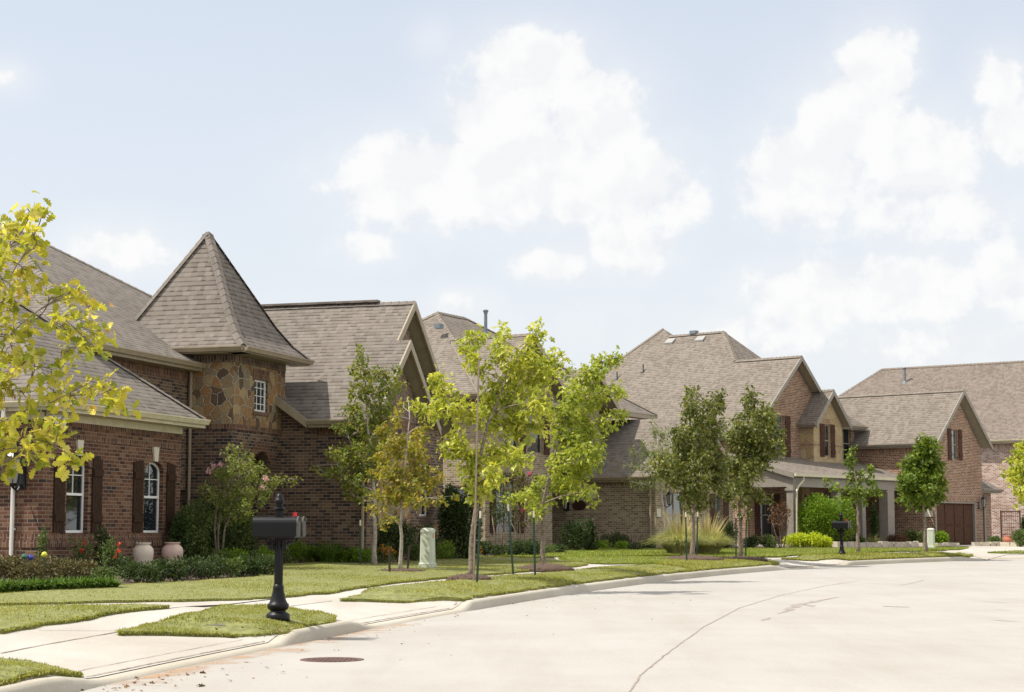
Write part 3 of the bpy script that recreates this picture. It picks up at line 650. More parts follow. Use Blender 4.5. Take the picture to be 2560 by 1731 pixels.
def lantern(h, kind, c, a, z, s=1.0, name='lantern'):
    m = MB(); o = PT(kind, c, a, z, .26 * s); w = PT(kind, c, a, z, 0.0)
    m.box(PT(kind, c, a - .07 * s, z - .32 * s, .0), PT(kind, c, a + .07 * s, z + .02 * s, .035 * s))
    m.tube([PT(kind, c, a, z - .25 * s, .03), PT(kind, c, a, z - .36 * s, .14 * s), PT(kind, c, a, z - .3 * s, .26 * s)], .018 * s, 6)
    m.lathe([(.02 * s, -.3 * s), (.07 * s, -.26 * s), (.085 * s, -.24 * s)], 6, c=o)
    m.lathe([(.15 * s, .13 * s), (.13 * s, .16 * s), (.03 * s, .27 * s), (.018 * s, .33 * s)], 6, c=o)
    for k in range(6):
        t = 2 * math.pi * k / 6; m.tube([o + Vector((math.cos(t) * .083 * s, math.sin(t) * .083 * s, -.25 * s)), o + Vector((math.cos(t) * .135 * s, math.sin(t) * .135 * s, .14 * s))], .009 * s, 4)
    l = h.part(m, name, M['black'])
    g = MB(); g.lathe([(.07 * s, -.24 * s), (.122 * s, .13 * s)], 6, c=o); h.part(g, 'lantern_glass', M['lampglass'], l)
    return l
def arch_ring(mb, kind, c, a0, a1, zs, zt, w, d=.02, mat=0, n=15):
    cx, r = (a0 + a1) / 2, (a1 - a0) / 2; ts = np.linspace(0, math.pi, n + 1)
    for t0, t1 in zip(ts[:-1], ts[1:]):
        t0 += .012; t1 -= .012; o = lambda t, k: (cx + (r + k) * math.cos(t), zs + (zt - zs + k) * math.sin(t))
        q = [o(t0, 0), o(t1, 0), o(t1, w), o(t0, w)]
        if kind == 'n': mb.hull8([PT(kind, c, a, z, -.05) for a, z in q] + [PT(kind, c, a, z, d) for a, z in q], mat)
        else: mb.hull8([PT(kind, c, a, z, -.05) for a, z in q] + [PT(kind, c, a, z, d) for a, z in q], mat)

# ---- house 1: garage wing, stone tower, gabled wing
def house_one():
    h = House('brick_house', -8.96, 34.5, 17, .75)
    tag(h.e, 'nearest dark red brick house with a stone tower under a steep pointed roof', 'house', 'houses along the curving street')
    B = MB()   # 0 brick, 1 dark brick, 2 stone, 3 herringbone
    w1 = arched(.85, 1.67, 1.48, 2.77, 3.0); w2 = arched(3.97, 4.81, 1.48, 2.77, 3.0)
    wall(B, 'n', 0, rect(0, 5.6, .3, 3.87), [w1, w2], 0, .13)
    wall(B, 'u', 0, rect(-9, 0, .3, 3.87), [], 0)
    B.poly([(0, 5.6, .3), (0, 5.6, 3.87), (-9, 5.6, 3.87), (-9, 5.6, .3)], 0, False, (0, 1, 0)); B.poly([(-9, 0, .3), (-9, 5.6, .3), (-9, 5.6, 3.87), (-9, 0, 3.87)], 0, False, (-1, 0, 0))
    for kind, a0, a1 in (('n', 0, 5.6), ('u', -9, 0)):
        e = .0 if kind == 'u' else 0.0
        kbox(B, kind, 0, a0, a1 + (.012 if kind == 'u' else 0), 3.57, 3.86, .0, .012, 0, True)
        kbox(B, kind, 0, a0, a1 + (.014 if kind == 'u' else 0), 3.30, 3.41, .0, .014, 0, True)
        kbox(B, kind, 0, a0, a1 + (.014 if kind == 'u' else 0), 1.345, 1.455, .0, .014, 0, True)
        kbox(B, kind, 0, a0, a1 + (.045 if kind == 'u' else 0), 1.20, 1.34, .0, .045, 0, True)
        kbox(B, kind, 0, a0, a1 + (.03 if kind == 'u' else 0), .3, 1.20, .0, .03, 0)
    for (a0, a1) in ((.85, 1.67), (3.97, 4.81)): arch_ring(B, 'n', 0, a0, a1, 2.77, 3.0, .2, .014, 0, 17)
    # street wall of the main block behind the garage
    wall(B, 'n', -1.5, rect(3.6, 8.8, 2.5, 5.4), [], 1); kbox(B, 'n', -1.5, 3.6, 8.8, 5.1, 5.4, 0, .012, 0, True)
    # tower
    door = arched(9.87, 10.97, .3, 3.0, 3.46)
    tw = rect(9.98, 10.74, 4.45, 5.24)
    wall(B, 'n', -.3, rect(8.8, 11.8, .3, 4.0), [door], 1, .5); wall(B, 'n', -.3, rect(8.8, 11.8, 4.0, 5.56), [tw], 2, .1, 1)
    wall(B, 'u', 8.8, rect(-3.3, -.3, .3, 4.0), [], 1); wall(B, 'u', 8.8, rect(-3.3, -.3, 4.0, 5.56), [], 2)
    B.poly([(-.3, 11.8, .3), (-3.3, 11.8, .3), (-3.3, 11.8, 5.85), (-.3, 11.8, 5.85)], 2, False, (0, 1, 0)); B.poly([(-3.3, 8.8, 3), (-3.3, 11.8, 3), (-3.3, 11.8, 5.85), (-3.3, 8.8, 5.85)], 2, False, (-1, 0, 0))
    for kind, c, a0, a1 in (('n', -.3, 8.8, 11.8), ('u', 8.8, -3.3, -.3)):
        x = .02 if kind == 'u' else 0
        kbox(B, kind, c, a0, a1 + x, 3.94, 4.07, -.05, .02, 0, True)
        kbox(B, kind, c, a0, a1 + x * .7, 5.56, 5.86, -.05, .014, 1, True)
    kbox(B, 'n', -.3, 9.9, 10.82, 5.24, 5.5, -.05, .012, 0, True); kbox(B, 'n', -.3, 9.93, 10.79, 4.36, 4.45, -.09, .02, 0, True)
    arch_ring(B, 'n', -.3, 9.87, 10.97, 3.0, 3.46, .24, .02, 0, 19)
    # gabled wing: side wall rises with the little rake next to the tower
    wall(B, 'u', 11.59, [(-.3, .3), (2.05, .3), (2.05, 4.16), (.6, 4.16), (-.3, 4.74)], [], 1)
    kbox(B, 'u', 11.59, .68, 2.05, 3.93, 4.16, 0, .012, 0, True)
    B.hull8([(-.3, 11.578, 4.52), (.62, 11.578, 3.93), (.62, 11.62, 3.93), (-.3, 11.62, 4.52), (-.3, 11.578, 4.735), (.62, 11.578, 4.15), (.62, 11.62, 4.15), (-.3, 11.62, 4.735)], 0)
    # bay gable (projecting) and main gable
    z45 = lambda u: 4.3 + .9 * (u - 11.25)
    wall(B, 'n', 2.05, [(11.59, .3), (15.4, .3), (15.4, 4.75), (13.6, 6.25), (11.59, 4.4)], [], 1)
    wall(B, 'n', 2.053, [(11.9, 4.4), (15.1, 4.4), (15.1, 4.85), (13.6, 6.2), (11.9, 4.66)], [], 3)
    wall(B, 'n', 2.053, rect(12.3, 14.7, 1.3, 4.15), [], 2); kbox(B, 'n', 2.05, 12.1, 14.9, 4.15, 4.4, 0, .02, 0, True)
    wall(B, 'n', 1.7, [(11.59, .3), (18.35, .3), (18.35, 4.4), (15.0, 7.4), (11.59, 4.4)], [rect(16.35, 17.15, 1.93, 3.38)], 1, .1)
    wall(B, 'n', 1.703, [(13.6, 5.6), (16.9, 5.0), (17.3, 5.0), (15.0, 7.3), (14.4, 6.7)], [], 3)
    kbox(B, 'n', 1.7, 16.2, 17.3, 3.38, 3.62, 0, .015, 0, True); wall(B, 'n', 1.703, rect(15.5, 18.2, .9, 1.7), [], 2)
    B.poly([(2.05, 15.4, .3), (1.7, 15.4, .3), (1.7, 15.4, 4.7), (2.05, 15.4, 4.7)], 1, False, (0, 1, 0))
    B.poly([(1.7, 18.35, .3), (-8, 18.35, .3), (-8, 18.35, 4.3), (1.7, 18.35, 4.3)], 1, False, (0, 1, 0)); B.poly([(-8, 3.6, .3), (-8, 18.35, .3), (-8, 18.35, 4.3), (-8, 3.6, 4.3)], 1, False, (-1, 0, 0))
    B.poly([(-8, 3.6, 2), (-1.5, 3.6, 2), (-1.5, 3.6, 5.4), (-8, 3.6, 5.4)], 1, False, (0, -1, 0))
    B.box((1.72, 14.86, 6.2), (1.72 + .03, 15.14, 6.75), 1)
    wallo = h.part(B, 'wall', [M['brick1'], M['brick1dark'], M['stone1'], M['herring']])
    k = MB()
    for a in (1.26, 4.39):
        k.hull8([(-.05, a - .075, 3.0), (.05, a - .075, 3.0), (.05, a + .075, 3.0), (-.05, a + .075, 3.0), (-.05, a - .12, 3.31), (.05, a - .12, 3.31), (.05, a + .12, 3.31), (-.05, a + .12, 3.31)])
        o = h.part(k, 'keystone', M['cast']); k = MB()
    window(h, 'n', 0, .85, 1.67, 1.48, 2.77, 3.0, 2, 2); window(h, 'n', 0, 3.97, 4.81, 1.48, 2.77, 3.0, 2, 2)
    for a0, a1, s in ((.36, .75, .05), (1.79, 2.17, -.05), (3.46, 3.87, .05), (4.93, 5.31, -.05)): shutter(h, 'n', 0, a0, a1, 1.49, 2.98, 'shutter', 4, s)
    window(h, 'n', -.3, 10.0, 10.72, 4.45, 5.24, None, 3, 4, False, .05)
    window(h, 'n', 1.7, 16.35, 17.15, 1.93, 3.38, None, 2, 2, True, .08)
    d = MB(); kbox(d, 'n', -.3, 9.87, 10.97, .3, 3.4, -.62, -.52); h.part(d, 'door', M['dark'])
    # roofs
    Rf = MB(); C = Rf
    e0, e1, en = -.4, 5.92, .42; zr = 3.99; p = .8; um = (e0 + e1) / 2; hh = um - e0
    pk = (en - hh, um, zr + p * hh); bk = (-9.4, um, zr + p * hh)
    roof_poly(Rf, [(en, e0, zr), (en, e1, zr), pk]); roof_poly(Rf, [(-9.4, e0, zr), (en, e0, zr), pk, bk]); roof_poly(Rf, [(en, e1, zr), (-9.4, e1, zr), bk, pk])
    cap(Rf, (en, e0, zr), pk); cap(Rf, (en, e1, zr), pk); cap(Rf, pk, bk)
    A = (-8, 10.6, 9.65); q = [(-1.12, 3.75, 5.54), (-1.12, 17.45, 5.54), (-14.85, 17.45, 5.54), (-14.85, 3.75, 5.54)]
    for i in range(4): roof_poly(Rf, [q[i], q[(i + 1) % 4], A]); cap(Rf, q[i], A)
    # tower roof with a bell-cast foot
    cx, cy = -1.8, 10.3; rings = [(1.97, 5.9), (1.62, 6.24), (1.3, 6.7), (.03, 9.0)]
    for (r0, z0), (r1, z1) in zip(rings[:-1], rings[1:]):
        c0 = [(cx + r0, cy - r0, z0), (cx + r0, cy + r0, z0), (cx - r0, cy + r0, z0), (cx - r0, cy - r0, z0)]; c1 = [(cx + r1, cy - r1, z1), (cx + r1, cy + r1, z1), (cx - r1, cy + r1, z1), (cx - r1, cy - r1, z1)]
        for i in range(4):
            j = (i + 1) % 4; roof_poly(Rf, [c0[i], c0[j], c1[j], c1[i]], .03); cap(Rf, c0[i], c1[i], .13, .035)
    # gabled wing
    ap = (15.0, 7.68); el = 11.25; er = 18.75; ez = 4.3; nr = 2.05
    roof_poly(Rf, [(.51, el, ez), (2.42, el, ez), (2.42, 13.66, z45(13.66)), (nr, 13.66, z45(13.66)), (nr, 15.0, 7.68), (-6, 15.0, 7.68), (-6, 12.0, 4.98), (-.39, 12.0, 4.98)])
    roof_poly(Rf, [(.51, el, ez), (-.39, 12.0, 4.98), (-.39, el, 4.97)])
    roof_poly(Rf, [(nr, er, ez), (-6, er, ez), (-6, 15, 7.68), (nr, 15, 7.68)])
    roof_poly(Rf, [(2.42, 16.07, ez), (1.6, 16.07, ez), (1.6, 13.66, z45(13.66)), (2.42, 13.66, z45(13.66))])
    cap(Rf, (nr, 15, 7.68), (-6, 15, 7.68), .13, .02); cap(Rf, (2.42, 13.66, 6.47), (1.6, 13.66, 6.47), .1, .02)
    ro = h.part(Rf, 'roof', [M['shingle'], M['soffit']])
    V = MB(); V.box((-5.4, 14.88, 7.70), (1.0, 15.12, 7.765)); h.part(V, 'ridge_vent', M['shingle'], ro)
    F = MB(); Gt = MB()
    eave(F, Gt, 'n', 0, .42, -.0, 5.6, zr, .4, .32, frieze=True); eave(F, Gt, 'u', 0, .4, -9, 0, zr, 0, .39, frieze=True)
    h.part(F, 'fascia', M['trimlight']); h.part(Gt, 'gutter', M['trimlight'])
    F = MB(); Gt = MB()
    eave(F, Gt, 'n', -1.5, .38, 3.7, 8.8, 5.54); eave(F, Gt, 'n', -.3, .47, 8.8, 11.8, 5.9, .47, .47, True, .16); eave(F, Gt, 'u', 8.8, .46, -3.3, -.3, 5.9, .4, .46, True, .16)
    eave(F, Gt, 'u', 11.59, .34, .58, 2.05, ez, -.0, .37)
    rake(F, nr + .02, (el + 2.4, z45(el + 2.4)), (15.0, 7.69)); rake(F, nr + .02, (er, ez), (15.0, 7.69)); rake(F, 2.44, (el, ez), (13.66, 6.48)); rake(F, 2.44, (16.07, ez), (13.66, 6.48))
    F.hull8([(-.39, 11.22, 4.75), (.56, 11.22, 4.09), (.56, 11.27, 4.09), (-.39, 11.27, 4.75), (-.39, 11.22, 4.985), (.56, 11.22, 4.31), (.56, 11.27, 4.31), (-.39, 11.27, 4.985)])
    h.part(F, 'fascia', M['trim']); h.part(Gt, 'gutter', M['trim'])
    downspout(h, 'u', 8.8, -1.4, .8, 5.4, .0); downspout(h, 'u', 11.59, 1.96, .8, 4.15, .34); downspout(h, 'u', 0, -.62, .75, 3.85, .4, 'white_metal')
    lantern(h, 'u', 0, -.46, 2.72, 1.25)
    fl = MB()
    fl.box((.02, .12, 3.70), (.12, .42, 3.74)); fl.lathe([(.03, 0), (.07, .1), (.085, .14), (.03, .17)], 12, c=(.16, .16, 3.55)); fl.lathe([(.03, 0), (.07, .1), (.085, .14), (.03, .17)], 12, c=(.16, .42, 3.55)); fl.tube([(.1, .27, 3.72), (.15, .16, 3.70)], .015, 6); fl.tube([(.1, .27, 3.72), (.15, .42, 3.70)], .015, 6)
    h.part(fl, 'floodlight', M['white'])
    return h
house_one()

# ---- house 2: tan brick, two storeys, single storey wing on the right
def house_two():
    h = House('brick_house', 3.3, 68, 29, .9)
    tag(h.e, 'tan brick two storey house behind the two bright green street trees', 'house', 'houses along the curving street')
    B = MB()   # 0 brick, 1 dark
    # wing
    wall(B, 'u', 0, rect(-2.9, 2.3, .3, 3.45), [], 0); kbox(B, 'u', 0, -.6, 2.3, 3.2, 3.44, 0, .012, 0, True)
    kbox(B, 'u', 0, -2.9, 2.34, .3, 1.33, 0, .04, 0, True); kbox(B, 'u', 0, -2.9, 2.36, 1.33, 1.42, 0, .055, 0, True)
    fw1 = rect(1.0, 2.75, 1.25, 3.0); fw2 = rect(5.72, 6.5, 1.25, 2.95)
    wall(B, 'n', 2.3, [(0, .3), (7.6, .3), (7.6, 3.5), (3.8, 5.65), (0, 3.5)], [fw1, fw2], 0, .12)
    kbox(B, 'n', 2.3, 0, 7.6, .3, 1.1, 0, .04, 0, True)
    for a0, a1, z in ((.9, 2.85, 3.0), (5.65, 6.57, 2.95)): kbox(B, 'n', 2.3, a0, a1, z, z + .22, -.05, .014, 0, True)
    B.poly([(2.3, 7.6, .3), (-8, 7.6, .3), (-8, 7.6, 3.5), (2.3, 7.6, 3.5)], 0, False, (0, 1, 0))
    # two storey block with a recessed entry under it
    lw = rect(-6.85, -5.35, 1.45, 3.55); uw = rect(-6.3, -5.2, 4.3, 5.75); uw2 = rect(-1.15, -.15, 4.3, 5.75); lw2 = rect(-4.6, -3.4, 4.3, 5.75)
    out = [(-7.6, .3), (-2.7, .3), (-2.7, 3.5), (-2.3, 3.85), (-1.35, 4.02), (-.4, 3.85), (0, 3.5), (1.2, 3.5), (1.2, 6.0), (1.2, 6.5), (0, 7.35), (-1.35, 6.35), (-2.0, 6.2), (-5.0, 8.15), (-7.6, 6.3)]
    wall(B, 'n', -.6, out, [lw, uw, uw2, lw2], 0, .1)
    kbox(B, 'n', -.6, -7.64, -2.7, .3, 1.1, 0, .04, 0, True)
    for a0, a1, z in ((-6.95, -5.25, 3.55), (-6.4, -5.1, 5.75), (-1.25, -.05, 5.75), (-4.7, -3.3, 5.75)): kbox(B, 'n', -.6, a0, a1, z, z + .22, -.05, .014, 0, True)
    sw = rect(-2.0, -1.2, 3.0, 3.5)
    wall(B, 'u', -7.6, rect(-10.5, -.6, .3, 6.05), [rect(-2.0, -1.35, 2.3, 3.05), rect(-4.5, -3.4, 4.4, 5.6)], 0, .1); kbox(B, 'u', -7.6, -10.5, -.6, 5.75, 6.04, 0, .012, 0, True)
    B.poly([(-.6, 1.2, 3.4), (-2.5, 1.2, 3.4), (-2.5, 1.2, 6.05), (-.6, 1.2, 6.05)], 0, False, (0, 1, 0))
    wall(B, 'n', -2.5, rect(1.2, 5.4, 3.4, 6.05), [], 0); B.poly([(-2.5, 5.4, .3), (-10, 5.4, .3), (-10, 5.4, 6.05), (-2.5, 5.4, 6.05)], 0, False, (0, 1, 0))
    B.poly([(-10.2, -7.6, .3), (-10.2, 7.6, .3), (-10.2, 7.6, 6.0), (-10.2, -7.6, 6.0)], 0, False, (-1, 0, 0))
    wall(B, 'n', -2.9, rect(-2.7, 0, .3, 4.05), [rect(-2.35, -1.3, .9, 3.2)], 0, .1)
    B.poly([(-2.9, -2.7, .3), (-.6, -2.7, .3), (-.6, -2.7, 4), (-2.9, -2.7, 4)], 0, False, (0, 1, 0)); B.poly([(-2.9, -2.7, 3.9), (-.6, -2.7, 3.9), (-.6, 0, 3.9), (-2.9, 0, 3.9)], 1, False, (0, 0, -1))
    h.part(B, 'wall', [M['brick2'], M['soffit']])
    a = MB(); arch_ring(a, 'n', -.6, -2.7, 0, 3.4, 4.02, .26, .05, 0, 9); h.part(a, 'entry_arch', M['cast'])
    a = MB(); arch_ring(a, 'u', 0, -2.5, -.35, 2.75, 3.3, .2, .05, 0, 9); h.part(a, 'wall_arch', M['cast'])
    d = MB(); kbox(d, 'n', -2.9, -2.35, -1.3, .9, 3.2, -.12, -.05)
    for z0, z1 in ((1.1, 1.9), (2.05, 3.05)):
        for a0 in (-2.25, -1.8): kbox(d, 'n', -2.9, a0, a0 + .38, z0, z1, -.05, -.03)
    h.part(d, 'door', M['door'])
    window(h, 'n', 2.3, 1.0, 2.75, 1.25, 3.0, None, 2, 1, True, .1, 'trim', 'glass2', .06, 1); window(h, 'n', 2.3, 5.72, 6.5, 1.25, 2.95, None, 1, 1, True, .1, 'trim', 'glass2')
    shutter(h, 'n', 2.3, 5.15, 5.68, 1.2, 3.0, 'shutter3'); shutter(h, 'n', 2.3, 6.54, 7.07, 1.2, 3.0, 'shutter3')
    window(h, 'n', -.6, -6.85, -5.35, 1.45, 3.55, None, 3, 2, True, .08, 'trim', 'glass', .05, 1); shutter(h, 'n', -.6, -7.3, -6.9, 1.45, 3.55, 'shutter3'); shutter(h, 'n', -.6, -5.3, -4.88, 1.45, 3.55, 'shutter3')
    for a0, a1 in ((-6.3, -5.2), (-1.15, -.15), (-4.6, -3.4)):
        window(h, 'n', -.6, a0, a1, 4.3, 5.75, None, 2, 2, True, .08, 'trim', 'glass'); shutter(h, 'n', -.6, a1 + .04, a1 + .46, 4.28, 5.77, 'shutter3')
    window(h, 'u', -7.6, -2.0, -1.35, 2.3, 3.05, None, 2, 1, False, .08, 'trim', 'glass2'); window(h, 'u', -7.6, -4.5, -3.4, 4.4, 5.6, None, 2, 2, True, .08, 'trim', 'glass')
    Rf = MB()
    P1 = (-5.35, -3.0, 9.8); P2 = (-5.35, -.9, 9.8); q = [(-.2, -8.1, 6.22), (-.2, 5.75, 6.22), (-10.6, 5.75, 6.22), (-10.6, -8.1, 6.22)]
    zf = lambda n: 6.22 + (9.8 - 6.22) / 5.15 * (-.2 - n)
    roof_poly(Rf, [(-.8, -7.6, zf(-.8)), (-.8, 1.9, zf(-.8)), (-.2, 1.9, 6.22), q[1], P2, P1]); roof_poly(Rf, [q[1], q[2], P2]); roof_poly(Rf, [q[2], q[3], P1, P2]); roof_poly(Rf, [q[3], q[0], P1])
    for a_, b_ in ((q[0], P1), (q[1], P2), (q[2], P2), (q[3], P1), (P1, P2)): cap(Rf, a_, b_)
    zA = 8.5; roof_poly(Rf, [(-.12, -8.3, 6.2), (-.12, -5, zA), (-3.6, -5, zA), (-.5, -8.3, 6.2)]); roof_poly(Rf, [(-.12, -1.7, 6.2), (-.5, -1.7, 6.2), (-3.6, -5, zA), (-.12, -5, zA)]); cap(Rf, (-.12, -5, zA), (-3.6, -5, zA))
    zB = 7.62; roof_poly(Rf, [(-.05, -1.85, 6.33), (-.05, 0, zB), (-2.3, 0, zB), (-.6, -1.85, 6.33)]); roof_poly(Rf, [(-.05, 1.85, 6.33), (-.6, 1.85, 6.33), (-2.3, 0, zB), (-.05, 0, zB)]); cap(Rf, (-.05, 0, zB), (-2.3, 0, zB))
    sl = (5.9 - 3.55) / 4.15
    roof_poly(Rf, [(2.65, -.35, 3.55), (2.65, 3.8, 5.9), (-3, 3.8, 5.9), (-3, -.35, 3.55)]); roof_poly(Rf, [(2.65, 7.95, 3.55), (-6, 7.95, 3.55), (-6, 3.8, 5.9), (2.65, 3.8, 5.9)]); cap(Rf, (2.65, 3.8, 5.9), (-3, 3.8, 5.9))
    ro = h.part(Rf, 'roof', [M['shingle2'], M['soffit']])
    F = MB(); Gt = MB()
    eave(F, Gt, 'u', 0, .35, -.9, 2.3, 3.55, 0, .35); eave(F, Gt, 'u', -7.6, .5, -10.5, -.6, 6.22, 0, .4); eave(F, Gt, 'n', -.6, .4, 1.75, 5.4, 6.22, 0, .35, False); eave(F, Gt, 'n', -.6, .4, -7.6, -2, 6.2, .3, 0, False)
    rake(F, 2.67, (-.35, 3.55), (3.8, 5.91)); rake(F, 2.67, (7.95, 3.55), (3.8, 5.91)); rake(F, -.1, (-8.3, 6.2), (-5, 8.51)); rake(F, -.1, (-1.7, 6.2), (-5, 8.51)); rake(F, -.03, (-1.85, 6.33), (0, 7.63)); rake(F, -.03, (1.85, 6.33), (0, 7.63))
    kbox(F, 'n', -.6, 1.19, 1.26, 3.5, 6.0, -.02, .03)
    h.part(F, 'fascia', M['trim']); h.part(Gt, 'gutter', M['trim'])
    downspout(h, 'u', 0, 2.12, .9, 3.5, .34)
    for (x, y, z, hh) in ((-4.5, -.8, 9.15, .82),):
        v = MB(); v.tube([(x, y, z - .3), (x, y, z + hh)], .068, 10); v.lathe([(.085, -.02), (.085, .04), (.11, .05), (.11, .1), (.03, .13)], 12, c=(x, y, z + hh)); v.lathe([(.2, -.25), (.14, -.05), (.1, .05)], 12, c=(x, y, z)); h.part(v, 'vent_pipe', M['galv'], ro)
    v = MB(); v.box((-4.35, -4.9, 8.95), (-4.1, -4.6, 9.12)); h.part(v, 'roof_vent', M['galv'], ro)
    lantern(h, 'u', 0, -1.35, 2.6, .95); lantern(h, 'n', 2.3, .72, 2.75, .95)
    p = MB(); p.lathe([(.0, 0), (.26, 0), (.26, .03), (.22, .05), (0, .05)], 20); p.v = [(x * 1.15 - .85, -.003 - z, y * .72 + 2.5) for x, y, z in p.v]; h.part(p, 'wall_plaque', M['shutter'])
    n = MB(); kbox(n, 'n', 2.3, .08, .42, 2.05, 2.35, .002, .03); h.part(n, 'number_plate', M['cast'])
    return h

# ---- house 3: orange brown brick, big roof, limestone dormer, porch, garage gable
def house_three():
    h = House('brick_house', 19.9, 85, 40, .8)
    tag(h.e, 'orange brown brick house with a columned porch, limestone dormer and brown garage door', 'house', 'houses along the curving street')
    B = MB()   # 0 brick 1 stone 2 soffit
    # garage gable
    gd = rect(.12, 4.2, .3, 2.93); gw = rect(1.86, 2.52, 4.95, 6.4)
    wall(B, 'n', 0, [(0, .3), (5.05, .3), (5.05, 5.55), (2.55, 7.95), (0, 5.55)], [gd, gw], 0, .16)
    kbox(B, 'n', 0, .0, 5.05, 2.93, 3.25, 0, .014, 0, True); kbox(B, 'n', 0, 1.76, 2.62, 6.4, 6.66, -.05, .014, 0, True); kbox(B, 'n', 0, 1.8, 2.58, 4.88, 4.95, -.1, .03, 0, True)
    wall(B, 'u', 0, rect(-4.2, 0, .3, 5.5), [], 0); kbox(B, 'u', 0, -4.2, 0, 5.2, 5.48, 0, .012, 0, True)
    B.poly([(0, 5.05, .3), (-9, 5.05, .3), (-9, 5.05, 5.5), (0, 5.05, 5.5)], 0, False, (0, 1, 0))
    # single garage beside it
    wall(B, 'n', -.45, rect(5.05, 6.95, .3, 3.6), [rect(5.3, 6.25, .3, 2.87)], 0, .16); kbox(B, 'n', -.45, 5.05, 6.95, 2.87, 3.17, 0, .014, 0, True)
    B.poly([(-.45, 6.95, .3), (-8, 6.95, .3), (-8, 6.95, 3.6), (-.45, 6.95, 3.6)], 0, False, (0, 1, 0))
    # main front
    n2 = -4.2
    g2 = rect(-7.6, -6.5, 4.95, 6.8); rw = rect(-1.6, -.35, 4.95, 6.55); pd = rect(-4.6, -3.5, .9, 3.2); pw = rect(-8.6, -7.5, 1.3, 3.2)
    wall(B, 'n', n2, [(-9.5, .3), (0, .3), (0, 6.5), (-2.4, 6.6), (-5.5, 9.3), (-9.5, 5.95)], [g2, rw, pd, pw], 0, .12)
    for a0, a1, z in ((-7.75, -6.35, 6.8), (-8.75, -7.35, 3.2)): kbox(B, 'n', n2, a0, a1, z, z + .28, -.05, .014, 0, True)
    wall(B, 'u', -9.5, rect(-18, n2, .3, 5.7), [rect(-6.5, -5.7, 1.4, 3.0)], 0, .1); kbox(B, 'u', -9.5, -18, n2, 5.4, 5.68, 0, .012, 0, True)
    B.poly([(-18, -9.5, .3), (-18, 6.9, .3), (-18, 6.9, 5.7), (-18, -9.5, 5.7)], 0, False, (-1, 0, 0)); B.poly([(-9, 6.9, .3), (-18, 6.9, .3), (-18, 6.9, 5.7), (-9, 6.9, 5.7)], 0, False, (0, 1, 0))
    # dormer
    nd_ = -3.5
    wall(B, 'n', nd_, [(-5.05, 4.3), (-2.4, 4.3), (-2.4, 6.5), (-3.72, 7.85), (-5.05, 6.5)], [rect(-4.06, -3.56, 5.0, 6.5)], 1, .1)
    wall(B, 'u', -5.05, rect(n2, nd_, 4.3, 6.55), [], 1); kbox(B, 'u', -5.05, n2, nd_, 6.28, 6.5, 0, .012, 0, True); B.poly([(nd_, -2.4, 4.3), (n2, -2.4, 4.3), (n2, -2.4, 6.5), (nd_, -2.4, 6.5)], 1, False, (0, 1, 0))
    kbox(B, 'n', nd_, -4.12, -3.5, 6.5, 6.76, -.05, .014, 0, True); kbox(B, 'n', nd_, -5.05, -4.5, 5.49, 5.56, 0, .012, 0, True); kbox(B, 'n', nd_, -3.1, -2.4, 5.49, 5.56, 0, .012, 0, True); kbox(B, 'u', -5.05, n2, nd_, 5.49, 5.56, 0, .012, 0, True)
    kbox(B, 'n', n2, -5.5, -4.8, .3, 4.0, 0, .3, 1)
    h.part(B, 'wall', [M['brick3'], M['stone3'], M['soffit']])
    # doors and windows
    d = MB(); kbox(d, 'n', 0, .12, 4.2, .3, 2.93, -.2, -.12)
    for k in range(4):
        a0 = .22 + k * .98
        for z0, z1 in ((.95, 1.75), (1.85, 2.8)): kbox(d, 'n', 0, a0, a0 + .88, z0, z1, -.12, -.09)
    h.part(d, 'garage_door', M['door'])
    d = MB(); kbox(d, 'n', -.45, 5.3, 6.25, .3, 2.87, -.2, -.12)
    for z0, z1 in ((.95, 1.75), (1.85, 2.75)): kbox(d, 'n', -.45, 5.4, 6.15, z0, z1, -.12, -.09)
    h.part(d, 'garage_door', M['door'])
    T = MB()
    for a in (.08, 4.22): kbox(T, 'n', 0, a - .07, a + .07, .3, 3.0, -.25, .006)
    kbox(T, 'n', 0, .15, 4.15, 2.86, 2.95, -.25, .004); kbox(T, 'n', -.45, 6.17, 6.33, .3, 2.9, -.25, .006); kbox(T, 'n', -.45, 5.22, 6.17, 2.8, 2.9, -.25, .004)
    h.part(T, 'garage_frame', M['trim3'])
    d = MB(); kbox(d, 'n', n2, -4.6, -3.5, .9, 3.2, -.1, -.05); h.part(d, 'door', M['shutter'])
    window(h, 'n', 0, 1.86, 2.52, 4.95, 6.4, None, 1, 1, True, .08, 'trim', 'glass2'); shutter(h, 'n', 0, 1.44, 1.83, 4.93, 6.42, 'shutter3', 3); shutter(h, 'n', 0, 2.56, 2.95, 4.93, 6.42, 'shutter3', 3)
    window(h, 'n', n2, -7.6, -6.5, 4.95, 6.8, None, 2, 2, True, .08, 'trim', 'glass2'); shutter(h, 'n', n2, -6.45, -5.97, 4.93, 6.82, 'shutter3'); shutter(h, 'n', n2, -8.1, -7.65, 4.93, 6.82, 'shutter3')
    window(h, 'n', n2, -1.6, -.35, 4.95, 6.55, None, 1, 1, True, .08, 'trim', 'glass', .05, 1)
    window(h, 'n', n2, -8.6, -7.5, 1.3, 3.2, None, 2, 2, True, .08, 'trim', 'glass'); shutter(h, 'n', n2, -9.1, -8.65, 1.3, 3.2, 'shutter3'); shutter(h, 'n', n2, -7.45, -7.0, 1.3, 3.2, 'shutter3')
    window(h, 'n', nd_, -4.06, -3.56, 5.0, 6.5, None, 1, 1, True, .06, 'trim', 'glass'); shutter(h, 'n', nd_, -4.5, -4.09, 4.98, 6.52, 'shutter3', 3); shutter(h, 'n', nd_, -3.53, -3.13, 4.98, 6.52, 'shutter3', 3)
